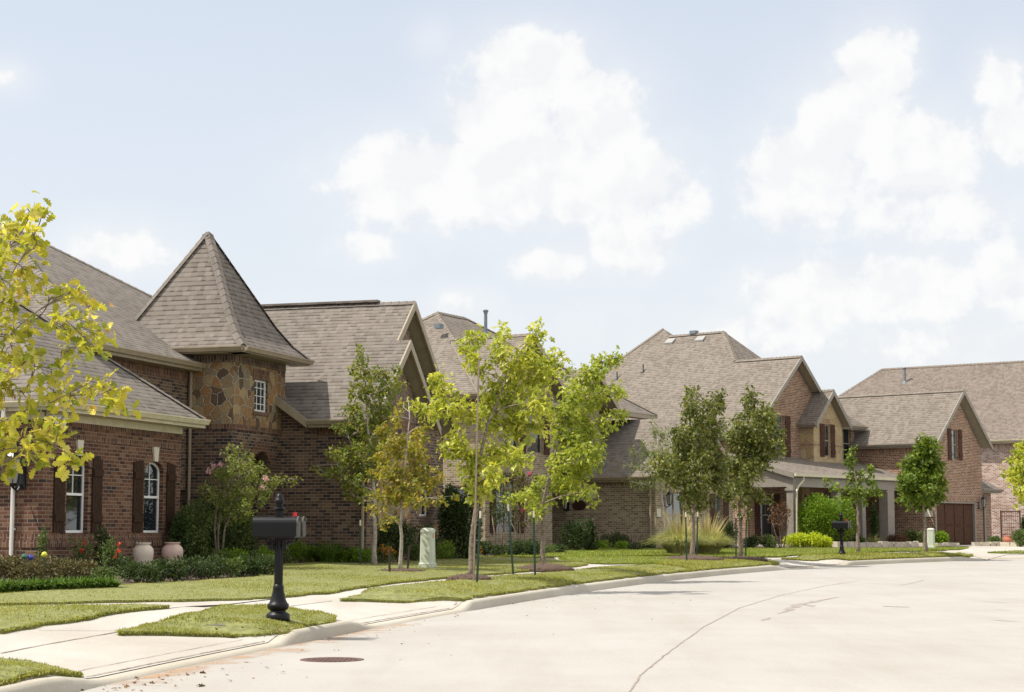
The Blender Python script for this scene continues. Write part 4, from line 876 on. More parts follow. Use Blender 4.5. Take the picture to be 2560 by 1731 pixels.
    window(h, 'u', -9.5, -6.5, -5.7, 1.4, 3.0, None, 1, 1, True, .08, 'trim', 'glass2')
    Rf = MB()
    # garage gable roof
    zg = 8.32; roof_poly(Rf, [(.4, -.42, 5.68), (.4, 2.55, zg), (-7.5, 2.55, zg), (-7.5, -.42, 5.68)]); roof_poly(Rf, [(.4, 5.52, 5.68), (-7.5, 5.52, 5.68), (-7.5, 2.55, zg), (.4, 2.55, zg)]); cap(Rf, (.4, 2.55, zg), (-7.5, 2.55, zg))
    # main slope: continues up into gable 2 and the high ridge
    p = .88; zs = lambda u: 9.62 + p * (u + 5.5)
    ue = -9.85; r = -3.55; zr = zs(r)
    roof_poly(Rf, [(-3.78, ue, zs(ue)), (-3.78, -5.5, 9.62), (-7.4, -5.5, 9.62), (-9.35, r, zr), (-12.6, r, zr), (-13.4, -3.0, zs(-3.0)), (-18, ue + .9, zs(ue + .9)), (-18, ue, zs(ue))])
    roof_poly(Rf, [(-3.78, -3.6, 7.95), (-7.4, -2.4, 6.9), (-7.4, -5.5, 9.62), (-3.78, -5.5, 9.62)])
    roof_poly(Rf, [(-7.4, -5.5, 9.62), (-5.3, .6, 7.3), (-9.35, r, zr)]); roof_poly(Rf, [(-9.35, r, zr), (-5.3, .6, 7.3), (-5.3, 3, 5.6), (-15, 3, 5.6), (-12.6, r, zr)])
    roof_poly(Rf, [(-13.4, -3.0, zs(-3.0)), (-18, -.5, 9.5), (-18, ue + .9, zs(ue + .9))]); roof_poly(Rf, [(-13.4, -3.0, zs(-3.0)), (-12.6, r, zr), (-11.5, -.5, 10.0), (-18, -.5, 9.5)])
    for a_, b_ in (((-3.78, -5.5, 9.62), (-7.4, -5.5, 9.62)), ((-7.4, -5.5, 9.62), (-9.35, r, zr)), ((-9.35, r, zr), (-12.6, r, zr)), ((-13.4, -3.0, zs(-3.0)), (-18, ue + .9, zs(ue + .9)))): cap(Rf, a_, b_)
    # dormer roof and the small hip beside it
    zd = 8.12; roof_poly(Rf, [(-3.15, -5.35, 6.52), (-3.15, -3.72, zd), (-6.0, -3.72, zd), (-4.4, -5.35, 6.52)]); roof_poly(Rf, [(-3.15, -2.1, 6.52), (-4.4, -2.1, 6.52), (-6.0, -3.72, zd), (-3.15, -3.72, zd)]); cap(Rf, (-3.15, -3.72, zd), (-6.0, -3.72, zd), .12)
    roof_poly(Rf, [(-3.75, -3.3, 6.62), (-3.75, .35, 6.62), (-5.6, -1.0, 8.1), (-5.6, -3.3, 8.1)]); roof_poly(Rf, [(-3.75, .35, 6.6), (-7.5, .35, 6.6), (-5.6, -1.0, 8.1)])
    # porch roof
    roof_poly(Rf, [(-.85, -11.3, 4.0), (-.85, -1.6, 4.0), (-4.2, -1.6, 4.92), (-4.2, -11.3, 4.92)]); roof_poly(Rf, [(-.85, -1.6, 4.0), (-1.2, -.0, 4.05), (-4.2, -.0, 4.92), (-4.2, -1.6, 4.92)])
    # single garage roof
    roof_poly(Rf, [(-.05, 5.05, 3.62), (-.05, 7.35, 3.62), (-2.6, 5.05, 5.35)]); roof_poly(Rf, [(-.05, 7.35, 3.62), (-8, 7.35, 3.62), (-8, 5.05, 5.35), (-2.6, 5.05, 5.35)])
    ro = h.part(Rf, 'roof', [M['shingle2'], M['soffit']])
    F = MB(); Gt = MB()
    eave(F, Gt, 'u', 0, .42, -4.2, 0, 5.68, 0, .37); h.part(F, 'fascia', M['trim3']); h.part(Gt, 'gutter', M['trim3']); F = MB(); Gt = MB(); eave(F, Gt, 'u', -9.5, .35, -18, n2, zs(ue), 0, .4); eave(F, Gt, 'n', -.45, .4, 5.05, 6.95, 3.62, 0, .4)
    eave(F, Gt, 'n', n2, .45, -2.4, 0, 6.6, 0, .35); eave(F, Gt, 'u', -5.05, .3, n2, nd_, 6.52, 0, .33)
    rake(F, .42, (-.42, 5.68), (2.55, zg)); rake(F, .42, (5.52, 5.68), (2.55, zg)); rake(F, -3.76, (ue, zs(ue)), (-5.5, 9.62)); rake(F, -3.76, (-3.6, 7.95), (-5.5, 9.62)); rake(F, -3.13, (-5.35, 6.52), (-3.72, zd), .26); rake(F, -3.13, (-2.1, 6.52), (-3.72, zd), .26)
    h.part(F, 'fascia', M['trim3']); h.part(Gt, 'gutter', M['trim3'])
    # porch: beam, gable end board, gutter, posts, floor
    P = MB(); P.box((-1.2, -11.15, 3.42), (-.95, 0, 3.82)); P.box((-4.2, -11.15, 3.42), (-1.2, -10.95, 3.82))
    P.poly([(-.95, -11.16, 3.8), (-4.2, -11.16, 3.8), (-4.2, -11.16, 4.86), (-.95, -11.16, 3.97)], 0, False, (0, -1, 0)); P.poly([(-4.2, -11, 3.6), (-1.0, -11, 3.6), (-1.0, 0, 3.6), (-4.2, 0, 3.6)], 0, False, (0, 0, -1))
    P.hull8([(-4.2, -11.33, 4.70), (-.82, -11.33, 3.78), (-.82, -11.28, 3.78), (-4.2, -11.28, 4.70), (-4.2, -11.33, 4.93), (-.82, -11.33, 4.01), (-.82, -11.28, 4.01), (-4.2, -11.28, 4.93)])
    P.box((-.87, -11.3, 3.83), (-.83, -.1, 3.98)); por = h.part(P, 'porch_beam', M['trim3'])
    Gt = MB(); Gt.box((-.826, -11.3, 3.86), (-.70, -.1, 3.985)); h.part(Gt, 'gutter', M['trimlight'])
    for u in (-11.05, -7.3, -5.1, -2.6):
        c = MB()
        if u == -2.6: c.box((-1.35, u - .32, .5), (-.9, u + .32, 3.42))
        else:
            c.box((-1.25, u - .16, .95), (-.93, u + .16, 3.42)); c.box((-1.3, u - .21, 3.25), (-.88, u + .21, 3.35)); c.box((-1.3, u - .21, .3), (-.88, u + .21, 1.1))
        h.part(c, 'porch_post', M['trim3'])
    c = MB(); c.box((-4.2, -11.2, .3), (-.8, 0, .95)); h.part(c, 'porch_floor', M['concrete'])
    ds = MB(); ds.tube([(-.76, -10.6, 3.86), (-.76, -10.6, 3.7), (-.8, -10.95, 3.45), (-.82, -11.08, 3.25), (-.84, -11.1, 1.3), (-.78, -11.1, 1.05)], .045, 8); h.part(ds, 'downspout', M['trimlight'])
    downspout(h, 'u', -9.5, n2 - .1, .8, 5.6, .3)
    for x, dz in ((-12.28, .0), (-10.45, 0)):
        v = MB(); u = -3.95; z = zs(u); v.hull8([(x - .24, u - .18, z - .18), (x + .24, u - .18, z - .18), (x + .24, u + .12, z + .08), (x - .24, u + .12, z + .08), (x - .24, u - .21, z - .05), (x + .24, u - .21, z - .05), (x + .24, u + .09, z + .18), (x - .24, u + .09, z + .18)]); h.part(v, 'roof_vent', M['ventgrey'], ro)
    v = MB(); v.box((-11.3, r - .15, zr), (-10.95, r + .15, zr + .16)); h.part(v, 'roof_vent', M['galv'], ro)
    for x, u in ((-12.69, -5.73), (-14.04, -6.08)):
        v = MB(); v.tube([(x, u, zs(u) - .1), (x, u, zs(u) + .34)], .03, 8); v.lathe([(.15, -.08), (.06, .05), (.035, .08)], 10, c=(x, u, zs(u))); h.part(v, 'vent_pipe', M['black'], ro)
    lantern(h, 'n', 0, 4.6, 2.95, 1.05); lantern(h, 'n', 0, .1, 3.2, .8); lantern(h, 'n', n2, -3.0, 2.9, 1.1); lantern(h, 'n', n2, -5.2, 2.9, 1.1)
    n = MB(); kbox(n, 'u', 0, -.5, -.12, 2.2, 2.6, .002, .03); h.part(n, 'number_plate', M['cast'])
    return h

# ---- house 4: pale pink brick at the far right
def house_four():
    h = House('brick_house', 25, 100, 36, .7)
    tag(h.e, 'pale pink brick house farthest right with one long grey roof', 'house', 'houses along the curving street')
    B = MB(); wall(B, 'u', 0, rect(-9, 9, .2, 6.3), [], 0); kbox(B, 'u', 0, -9, 9, 5.95, 6.28, 0, .012, 0, True)
    wall(B, 'n', 9, rect(0, 13, .2, 6.3), [], 0); B.poly([(-9, 0, .2), (-9, 13, .2), (-9, 13, 6.3), (-9, 0, 6.3)], 0, False, (-1, 0, 0)); B.poly([(-9, 13, .2), (9, 13, .2), (9, 13, 6.3), (-9, 13, 6.3)], 0, False, (0, 1, 0))
    h.part(B, 'wall', M['brick4'])
    Rf = MB(); e, zt = 6.5, 11.4; A1 = (9.4, 6.4, zt); A2 = (-7.6, 6.4, zt); q = [(9.4, -.4, e), (9.4, 13.2, e), (-12.6, 13.2, e), (-12.6, -.4, e)]
    roof_poly(Rf, [q[3], q[0], A1, A2]); roof_poly(Rf, [q[1], q[2], A2, A1]); roof_poly(Rf, [q[2], q[3], A2])
    for a_, b_ in ((A1, A2), (q[3], A2), (q[2], A2)): cap(Rf, a_, b_)
    ro = h.part(Rf, 'roof', [M['shingle4'], M['soffit']])
    F = MB(); Gt = MB(); eave(F, Gt, 'u', 0, .4, -9, 9, e, 0, .4); h.part(F, 'fascia', M['trimlight']); h.part(Gt, 'gutter', M['trimlight'])
    v = MB(); x, y = -5.5, 5.0; z = e + (zt - e) / 6.8 * (y + .4); v.tube([(x, y, z - .2), (x, y, z + .8)], .075, 10); v.lathe([(.1, 0), (.12, .06), (.09, .1)], 12, c=(x, y, z + .8)); v.lathe([(.2, -.2), (.12, 0), (.08, .08)], 12, c=(x, y, z)); h.part(v, 'vent_pipe', M['galv'], ro)
    v = MB(); x, y = -4.1, 2.6; z = e + (zt - e) / 6.8 * (y + .4); v.tube([(x, y, z - .1), (x, y, z + .5)], .05, 8); h.part(v, 'vent_pipe', M['galv'], ro)
    m = MB(); m.box((5.0, -.28, 2.0), (5.75, -.003, 2.9)); m.box((5.05, -.3, 2.05), (5.7, -.28, 2.85)); h.part(m, 'meter_box', M['cast'])
    return h
house_two(); house_three(); house_four()

# ------------------------------------------------------------------ foliage tools
FOOT = [(-8.96, 34.5, 17, [(-9, 5.6, -9, 0), (3.6, 11.8, -9, -.3), (11.59, 18.4, -9, 2.05)]), (3.3, 68, 29, [(0, 7.6, -9, 2.3), (-7.6, 1.2, -10, -.6)]), (19.9, 85, 40, [(0, 6.95, -9, 0), (-9.5, 0, -18, -4.2), (-11.2, 0, -5, -.75)]), (25, 100, 36, [(0, 13, -9, 9)])]
def front_of_house(x, y, margin=.45):
    """ground point under a pixel, but never inside a house"""
    b = G(x, y, False); r = ray(x, y)
    for Y in np.arange(15, b.y + .01, .1):
        X = r.x / r.y * Y
        for (ox, oy, ph, rects) in FOOT:
            a = R(ph); dx, dy = X - ox, Y - oy; u = dx * math.sin(a) + dy * math.cos(a); n = dx * math.cos(a) - dy * math.sin(a)
            for (u0, u1, n0, n1) in rects:
                if u0 - margin < u < u1 + margin and n0 - margin < n < n1 + margin: return Vector((X, Y, gz(X, Y, False)))
    return b
LOBED = [(0, .02), (.10, .05), (.20, .24), (.28, .11), (.40, .36), (.50, .15), (.63, .40), (.73, .19), (.86, .27), (1, .03)]
LOBED2 = [(0, .02), (.22, .2), (.36, .1), (.55, .36), (.72, .17), (1, .05)]
MAPLE = [(0, .02), (.2, .36), (.42, .16), (.62, .34), (1, .0)]
SIMPLE = [(0, .0), (.4, .26), (1, .0)]
NARROW = [(0, .0), (.4, .13), (1, .0)]
def leaf_template(o, fold=.38, curl=.34):
    n = len(o); V = []
    for (x, y) in o: V.append((x, 0, -curl * x * x))
    for sg in (1, -1):
        for (x, y) in o: V.append((x, sg * y, -curl * x * x + fold * y))
    T = []
    for i in range(n - 1):
        for off, fl in ((n, 0), (2 * n, 1)):
            a, b, c, d = i, i + 1, off + i + 1, off + i
            for t in ((a, b, c), (a, c, d)): T.append(t if not fl else t[::-1])
    V = np.array(V); T = np.array(T)
    ok = []
    for t in T:
        p = V[t]; ok.append(np.linalg.norm(np.cross(p[1] - p[0], p[2] - p[0])) > 1e-6)
    T = T[np.array(ok)]; used = np.unique(T); mp = -np.ones(len(V), int); mp[used] = np.arange(len(used))
    return V[used], mp[T]
TPL = {k: leaf_template(o) for k, o in dict(lobed=LOBED, lobed2=LOBED2, maple=MAPLE, simple=SIMPLE, narrow=NARROW).items()}
def leaves_arrays(tpl, P, D, S, rng, upw=.75):
    V0, T0 = TPL[tpl]; N = len(P)
    D = D / (np.linalg.norm(D, axis=1)[:, None] + 1e-9)
    U = np.tile(np.array([0, 0, upw]), (N, 1)) + rng.normal(0, .55, (N, 3))
    Yv = np.cross(U, D); Yv /= np.linalg.norm(Yv, axis=1)[:, None] + 1e-9; Zv = np.cross(D, Yv)
    V = P[:, None, :] + S[:, None, None] * (V0[None, :, 0:1] * D[:, None, :] + V0[None, :, 1:2] * Yv[:, None, :] + V0[None, :, 2:3] * Zv[:, None, :])
    T = T0[None] + (np.arange(N) * len(V0))[:, None, None]
    return V.reshape(-1, 3), T.reshape(-1, 3)
def bezier(a, b, c, n=7): return [a * (1 - t) ** 2 + b * 2 * t * (1 - t) + c * t * t for t in np.linspace(0, 1, n)]
M['bark'] = simple('grey brown bark', (.17, .135, .10), .95, var=.5, scale=18, bump=1.0)
M['barkpale'] = simple('pale grey bark', (.33, .29, .245), .95, var=.35, scale=16, bump=.6)
M['twig'] = M['bark']
def tree(name, label, trunk_px, clumps, mat, tpl, leaf, dens, r0, group, seed, spread=.8, bark='bark', Y=None, base=None, upw=.75, twigs=3, cl=7, cat='tree', solid=.5, grow=1.13):
    rng = np.random.default_rng(seed); rnd = random.Random(seed)
    if base is None: base = front_of_house(*trunk_px[0], .9); base.z += TURF
    Y = base.y; e = empty(name, base); tag(e, label, cat, group)
    tk = [np.array(atY(x, y, Y)) for x, y in trunk_px]; tk[0] = np.array(base) - np.array([0, 0, .12])
    zt = [p[2] for p in tk]; loc = np.array(base)
    for i in range(1, len(tk)): tk[i] = tk[i] + np.array([0, rng.normal(0, .06), 0])
    fine = []
    for i in range(len(tk) - 1):
        for k in range(3): fine.append(tk[i] + (tk[i + 1] - tk[i]) * k / 3 + (rng.normal(0, r0 * .18, 3) * (0 if i == 0 and k == 0 else 1)))
    fine.append(tk[-1]); nf = len(fine)
    rad = [r0 * (1.0 - .86 * (i / (nf - 1)) ** .8) * (1.35 if i == 0 else 1) for i in range(nf)]
    W = MB(); W.tube([Vector(p - loc) for p in fine], rad, 9)
    LV = []; LD = []; CL = []
    for (x, y, rx, ry) in clumps:
        dy = rng.uniform(-1, 1) * spread; yy = Y + dy; CL.append((np.array(atY(x, y, yy)), rx * grow * yy / FPX, ry * grow * yy / FPX))
    nodes = [(p, 0, rad[i]) for i, p in enumerate(fine) if i >= max(2, nf // 4)]
    CL.sort(key=lambda q: min(np.linalg.norm(q[0] - n[0]) for n in nodes))
    for (c, ax, az_) in CL:
        ay = max(ax, az_) * .95
        def cost(n):
            v = c - n[0]; L = np.linalg.norm(v); return L * (1.0 + .25 * n[1]) + .9 * max(0, n[0][2] - c[2] + .1) + (.35 * max(0, .5 * L - v[2]) if n[1] == 0 else 0)
        pa = min(nodes, key=cost); a = pa[0]; L = np.linalg.norm(c - a)
        mid = a + (c - a) * .5 + np.array([0, 0, .10 * L]) + rng.normal(0, .05 * L + .01, 3)
        rr = min(pa[2] * .7, .011 + .011 * L); bz = bezier(a, mid, c); W.tube([Vector(p - loc) for p in bz], list(np.linspace(rr, max(.005, rr * .45), len(bz))), 5, cap=False)
        nodes += [(bz[3], pa[1] + 1, rr * .75), (c, pa[1] + 1, max(.006, rr * .5))]
        area = math.pi * ax * az_; n = max(18, int(area * dens * 1.2)); nc = max(3, n // cl)
        q = rng.normal(0, 1, (nc, 3)); q /= np.linalg.norm(q, axis=1)[:, None]; q *= (rng.random(nc) ** solid)[:, None]
        cc = c + q * np.array([ax, ay, az_])
        for k in range(min(twigs + nc // 6, nc)):
            s = bz[rnd.randint(3, len(bz) - 1)]; W.tube([Vector(s - loc), Vector((s + cc[k]) / 2 - loc + np.array([0, 0, .02])), Vector(cc[k] - loc)], [.006, .004, .0025], 4, cap=False)
        P = np.repeat(cc, cl, 0); d = rng.normal(0, 1, (len(P), 3)) + np.repeat(q * np.array([1, 1, .8]), cl, 0) * .9 + np.array([0, 0, -.1])
        P = P + rng.normal(0, leaf * .45, P.shape); LV.append(P); LD.append(d)
    P = np.vstack(LV) - loc; D = np.vstack(LD); S = leaf * rng.uniform(.55, 1.2, len(P))
    o = W.build('trunk', M[bark], e, True)
    V, T = leaves_arrays(tpl, P, D, S, rng, upw); np_mesh('crown', V, T, M[mat], e)
    return e
M['lf_near'] = leaf_mat('yellow oak leaves', [(0, (.21, .26, .035)), (.25, (.36, .38, .045)), (.6, (.49, .46, .06)), (.85, (.57, .51, .09)), (.96, (.66, .60, .2)), (1, (.38, .19, .06))], .45, .36, 1.2)
M['lf_t1'] = leaf_mat('lime oak leaves', [(0, (.23, .30, .035)), (.4, (.38, .42, .055)), (.8, (.51, .52, .09)), (1, (.64, .62, .2))], .46, .34, 1.2)
M['lf_t2'] = leaf_mat('fresh green oak leaves', [(0, (.18, .25, .03)), (.4, (.30, .36, .05)), (.8, (.41, .45, .075)), (1, (.54, .55, .15))], .45, .34, 1.22)
M['lf_maple'] = leaf_mat('green maple leaves', [(0, (.10, .14, .03)), (.5, (.17, .21, .04)), (.85, (.25, .27, .055)), (1, (.40, .34, .08))], .42)
M['lf_orange'] = leaf_mat('turning maple leaves', [(0, (.16, .19, .03)), (.35, (.27, .27, .045)), (.7, (.37, .33, .055)), (.95, (.43, .33, .07)), (1, (.42, .20, .07))], .42)
M['lf_dark'] = leaf_mat('dark oak leaves', [(0, (.075, .095, .022)), (.5, (.14, .165, .038)), (.85, (.21, .225, .06)), (1, (.33, .33, .13))], .36, .3)
M['lf_wispy'] = leaf_mat('grey green leaves', [(0, (.11, .16, .05)), (.5, (.16, .20, .07)), (1, (.25, .27, .11))], .4)
M['lf_mid'] = leaf_mat('mid green leaves', [(0, (.07, .12, .015)), (.5, (.12, .18, .022)), (.9, (.18, .24, .035)), (1, (.26, .29, .07))], .38, .36)
M['lf_shrub'] = leaf_mat('dark shrub leaves', [(0, (.022, .042, .012)), (.5, (.045, .075, .02)), (1, (.085, .12, .035))], .25, .5)
M['lf_shrub2'] = leaf_mat('shrub leaves', [(0, (.045, .08, .02)), (.5, (.09, .135, .035)), (1, (.17, .21, .07))], .3, .5)
M['lf_bright'] = leaf_mat('bright shrub leaves', [(0, (.09, .18, .012)), (.5, (.16, .27, .02)), (1, (.26, .36, .04))], .38, .4)
M['lf_chart'] = leaf_mat('chartreuse leaves', [(0, (.32, .42, .02)), (.5, (.46, .55, .03)), (1, (.58, .62, .06))], .4, .45)
M['lf_brown'] = leaf_mat('bronze ground cover leaves', [(0, (.045, .05, .02)), (.5, (.10, .085, .035)), (1, (.17, .14, .06))], .25)
M['lf_red'] = leaf_mat('reddish shrub leaves', [(0, (.06, .045, .025)), (.5, (.13, .07, .04)), (1, (.19, .09, .06))], .3)
M['lf_crape'] = leaf_mat('crape myrtle leaves', [(0, (.09, .13, .025)), (.5, (.17, .21, .045)), (1, (.29, .31, .09))], .4)
M['lf_crape2'] = leaf_mat('bronzed crape myrtle leaves', [(0, (.07, .07, .025)), (.5, (.12, .11, .04)), (1, (.18, .15, .06))], .3)
M['lf_blade'] = leaf_mat('strap leaves', [(0, (.05, .11, .015)), (.5, (.09, .17, .025)), (1, (.15, .22, .05))], .3)
M['lf_straw'] = leaf_mat('ornamental grass blades', [(0, (.27, .31, .12)), (.5, (.40, .42, .20)), (1, (.55, .53, .31))], .4)
M['lf_plume'] = leaf_mat('dry grass plumes', [(0, (.42, .34, .17)), (1, (.56, .47, .27))], .35)
M['fl_pink'] = leaf_mat('pink petals', [(0, (.62, .34, .45)), (1, (.75, .5, .6))], .35); M['fl_red'] = leaf_mat('red petals', [(0, (.55, .03, .02)), (1, (.75, .10, .05))], .3); M['fl_orange'] = leaf_mat('orange petals', [(0, (.75, .18, .02)), (1, (.85, .34, .03))], .3); M['fl_mag'] = leaf_mat('magenta petals', [(0, (.5, .06, .16)), (1, (.62, .12, .22))], .3)

STREET = 'young street trees along the kerb'; YARDT = 'young maples in the front lawn'
tree('street_tree', 'yellow leaved oak reaching in from the left edge of the photo', [(-400, 1650), (-380, 1200), (-330, 900), (-260, 600)],
     [(74,530,18,12),(100,530,20,14),(44,570,34,20),(15,574,28,22),(85,585,20,20),(37,603,38,20),(89,618,14,12),(11,648,24,16),(63,673,26,16),(22,707,34,24),(70,700,28,14),(15,751,28,24),(66,729,22,14),(122,751,22,18),(159,744,32,18),(192,736,28,14),(222,770,26,16),(148,788,38,14),(96,795,22,12),(162,825,32,12),(203,825,32,12),(222,858,22,10),(177,869,32,10),(247,832,9,6),(236,866,8,8),(22,840,28,14),(55,832,18,9),(37,888,38,18),(89,917,18,10),(37,928,38,18),(78,891,22,10),(22,976,28,12),(59,984,32,14),(155,939,26,10),(148,976,32,15),(122,1010,22,10),(177,991,28,14),(218,962,16,10),(251,958,22,12),(281,973,22,12),(236,991,22,10),(284,1010,14,9),(307,1013,9,8),(37,1047,36,10),(32,1044,28,14),(111,1063,16,11),(146,1066,12,9),(95,1101,26,12),(137,1117,26,14),(165,1146,20,12),(181,1155,14,8),(64,1123,30,10),(16,1107,22,14),(32,1146,32,10),(95,1152,26,8),(10,1177,15,15),(-60,640,70,60),(-60,800,80,70),(-60,960,80,70),(-60,1100,70,40),(-180,700,120,90),(-180,900,120,100),(-170,1060,100,60),(-330,800,120,120),(-340,600,120,90)],
     'lf_near', 'lobed', .095, 900, .085, STREET, 3, .55, base=Vector((-4.95, 14.0, .38)), twigs=4, cl=6)
tree('street_tree', 'lime leaved oak with leaning trunk nearest the middle of the photo', [(1173,1448),(1184,1340),(1192,1240),(1200,1150),(1222,1060),(1262,960),(1300,880)],
     [(1185,855,26,34),(1178,890,18,22),(1250,848,22,34),(1255,900,26,30),(1340,845,24,34),(1318,880,26,30),(1200,925,24,22),(1095,958,24,24),(1120,990,34,24),(1140,1020,26,20),(1055,1020,32,18),(1100,1035,30,16),(1165,1035,44,24),(1240,985,38,40),(1285,930,34,34),(1320,935,34,36),(1372,900,30,26),(1365,950,28,34),(1290,1000,40,40),(1340,1010,34,34),(1240,1060,44,36),(1300,1075,44,36),(1150,1110,38,26),(1125,1125,26,16),(1180,1150,38,34),(1240,1135,44,34),(1295,1150,40,26),(1185,1195,36,28),(1230,1190,28,26),(1200,1230,24,20),(1190,1250,16,12),(1400,890,16,10),(1355,1060,26,24)],
     'lf_t1', 'lobed2', .135, 560, .075, STREET, 5, .75, twigs=3)
tree('street_tree', 'fresh green oak in a mulch ring beyond the leaning lime oak', [(1357,1425),(1357,1330),(1360,1260),(1375,1180),(1395,1110),(1420,1020),(1470,930)],
     [(1505,905,36,18),(1485,935,36,22),(1535,895,16,12),(1455,965,32,26),(1430,1000,32,28),(1545,975,20,14),(1515,985,32,16),(1480,1005,34,20),(1440,1050,38,32),(1400,1040,24,30),(1545,1040,22,12),(1510,1055,32,16),(1470,1085,40,26),(1410,1105,36,36),(1460,1130,44,32),(1490,1145,18,22),(1400,1160,34,30),(1445,1175,36,28),(1475,1165,18,16),(1380,1205,26,24),(1430,1220,34,22),(1465,1232,20,12),(1485,1248,10,7),(1345,1215,18,18),(1330,1235,24,14),(1295,1240,30,10),(1272,1252,12,8),(1340,1262,24,14),(1332,1285,14,14),(1375,1255,20,12),(1420,930,14,14)],
     'lf_t2', 'lobed2', .125, 720, .072, STREET, 6, .75, twigs=3)
tree('street_tree', 'dark green oak standing just left of the straw coloured grass plumes', [(1731,1397),(1733,1330),(1735,1260),(1738,1180),(1742,1090),(1740,1000)],
     [(1731,985,18,22),(1728,1015,22,26),(1795,992,18,22),(1780,1018,30,22),(1740,1048,32,30),(1783,1055,32,26),(1691,1084,22,16),(1728,1090,40,34),(1770,1090,36,34),(1694,1112,26,18),(1734,1130,42,32),(1645,1150,20,16),(1667,1164,26,20),(1706,1165,42,32),(1758,1145,34,32),(1795,1165,34,34),(1655,1185,24,18),(1682,1200,28,22),(1734,1206,44,32),(1783,1206,34,30),(1718,1236,34,24),(1752,1243,28,22),(1734,1265,20,14)],
     'lf_dark', 'lobed2', .14, 500, .085, STREET, 7, .9, twigs=2)
tree('street_tree', 'dark green oak with three raised limbs beside the porch house gable', [(1851,1396),(1850,1330),(1848,1260),(1856,1180),(1866,1090),(1878,1000)],
     [(1880,992,16,24),(1874,1022,20,26),(1914,1026,20,20),(1934,1044,12,14),(1899,1053,38,28),(1844,1047,18,14),(1865,1075,38,32),(1926,1069,24,18),(1844,1093,28,28),(1893,1105,42,32),(1945,1092,20,14),(1935,1125,32,22),(1859,1130,38,28),(1908,1145,38,24),(1844,1160,26,24),(1880,1170,34,26),(1841,1197,24,22),(1871,1200,26,20),(1834,1226,28,24),(1866,1234,24,20),(1896,1240,20,12),(1914,1249,14,8),(1850,1258,22,14),(1861,1286,14,9)],
     'lf_dark', 'lobed2', .14, 500, .08, STREET, 8, .9, twigs=2)
tree('street_tree', 'thin sparse young oak beside the far mailbox', [(2146,1383),(2145,1320),(2143,1260),(2140,1200),(2130,1135)],
     [(2129,1134,8,12),(2126,1159,12,18),(2141,1194,20,20),(2175,1179,11,11),(2181,1208,14,10),(2112,1231,16,11),(2143,1234,24,18),(2181,1228,18,10),(2201,1231,9,6),(2069,1205,6,7),(2083,1217,9,6),(2098,1222,10,6),(2150,1250,18,8)],
     'lf_mid', 'maple', .15, 430, .075, STREET, 9, .7)
tree('street_tree', 'small egg shaped green tree in front of the brown garage door', [(2315,1384),(2312,1330),(2308,1270),(2312,1190),(2320,1115)],
     [(2315,1116,20,22),(2330,1108,10,18),(2301,1150,32,26),(2330,1159,22,30),(2275,1174,20,20),(2307,1188,38,30),(2338,1194,18,28),(2266,1211,20,20),(2301,1220,42,30),(2338,1222,22,22),(2287,1245,34,18),(2321,1248,32,18),(2310,1262,18,9)],
     'lf_mid', 'maple', .18, 560, .085, STREET, 10, 1.0)
tree('street_tree', 'yellow green tree cut off by the right edge of the photo', [(2600,1392),(2592,1300),(2585,1200),(2580,1110)],
     [(2562,1131,20,20),(2548,1151,22,16),(2530,1182,20,10),(2555,1180,26,20),(2540,1202,16,10),(2560,1204,22,20),(2553,1224,16,10),(2557,1251,12,12),(2600,1130,30,30),(2610,1190,36,30),(2600,1240,34,20)],
     'lf_t1', 'maple', .18, 420, .08, STREET, 12, 1.0)
tree('maple_tree', 'tall green maple rising before the front gable of the stone tower house', [(936,1393),(937,1290),(932,1200),(920,1060),(906,890)],
     [(903,890,11,26),(909,925,22,28),(882,924,13,14),(944,937,26,24),(989,922,11,12),(903,975,32,32),(965,972,36,32),(886,1027,28,32),(944,1020,38,36),(996,955,18,18),(855,1072,18,18),(893,1079,36,32),(944,1072,36,34),(841,1141,24,18),(882,1130,36,34),(925,1123,36,32),(779,1168,8,6),(800,1176,12,6),(815,1184,14,9),(848,1182,26,18),(886,1210,30,18),(906,1169,34,28),(940,1170,30,26),(882,1238,18,10),(918,1240,24,14)],
     'lf_maple', 'maple', .09, 720, .065, YARDT, 21, .8, 'barkpale', cl=6)
tree('maple_tree', 'smaller maple turning orange in front of the tall green maple', [(1001,1427),(1003,1340),(1004,1260),(1012,1160),(1024,1050),(1018,995)],
     [(1003,1120,34,22),(962,1141,30,22),(1037,1134,28,28),(982,1183,38,28),(1044,1186,34,28),(941,1186,18,14),(1010,1220,44,28),(1072,1214,28,22),(1096,1186,10,14),(962,1238,26,18),(1003,1248,30,16),(1044,1255,30,14),(1096,1248,20,8),(1134,1241,14,6),(934,1269,16,7),(962,1279,20,8),(955,1313,14,7),(982,1300,14,7),(961,1082,18,20),(985,1106,28,20),(1047,1096,18,24),(1006,1015,9,16),(989,1044,11,24),(1058,1068,11,12)],
     'lf_orange', 'maple', .095, 850, .05, YARDT, 22, .8, 'barkpale', cl=6)
tree('ornamental_tree', 'wispy grey green tree behind the straw coloured grass clump', [(1663,1374),(1662,1310),(1655,1240),(1650,1180),(1642,1090)],
     [(1639,1060,7,14),(1636,1084,14,18),(1660,1093,24,20),(1605,1115,11,11),(1624,1133,26,24),(1660,1130,30,28),(1575,1127,9,7),(1590,1139,13,9),(1558,1164,16,5),(1587,1167,20,10),(1618,1170,26,18),(1575,1203,16,5),(1605,1209,24,10),(1633,1218,24,14),(1654,1182,26,24),(1690,1150,20,24)],
     'lf_wispy', 'narrow', .15, 380, .07, 'flowering trees in the front beds', 23, .9, 'barkpale', cl=6)
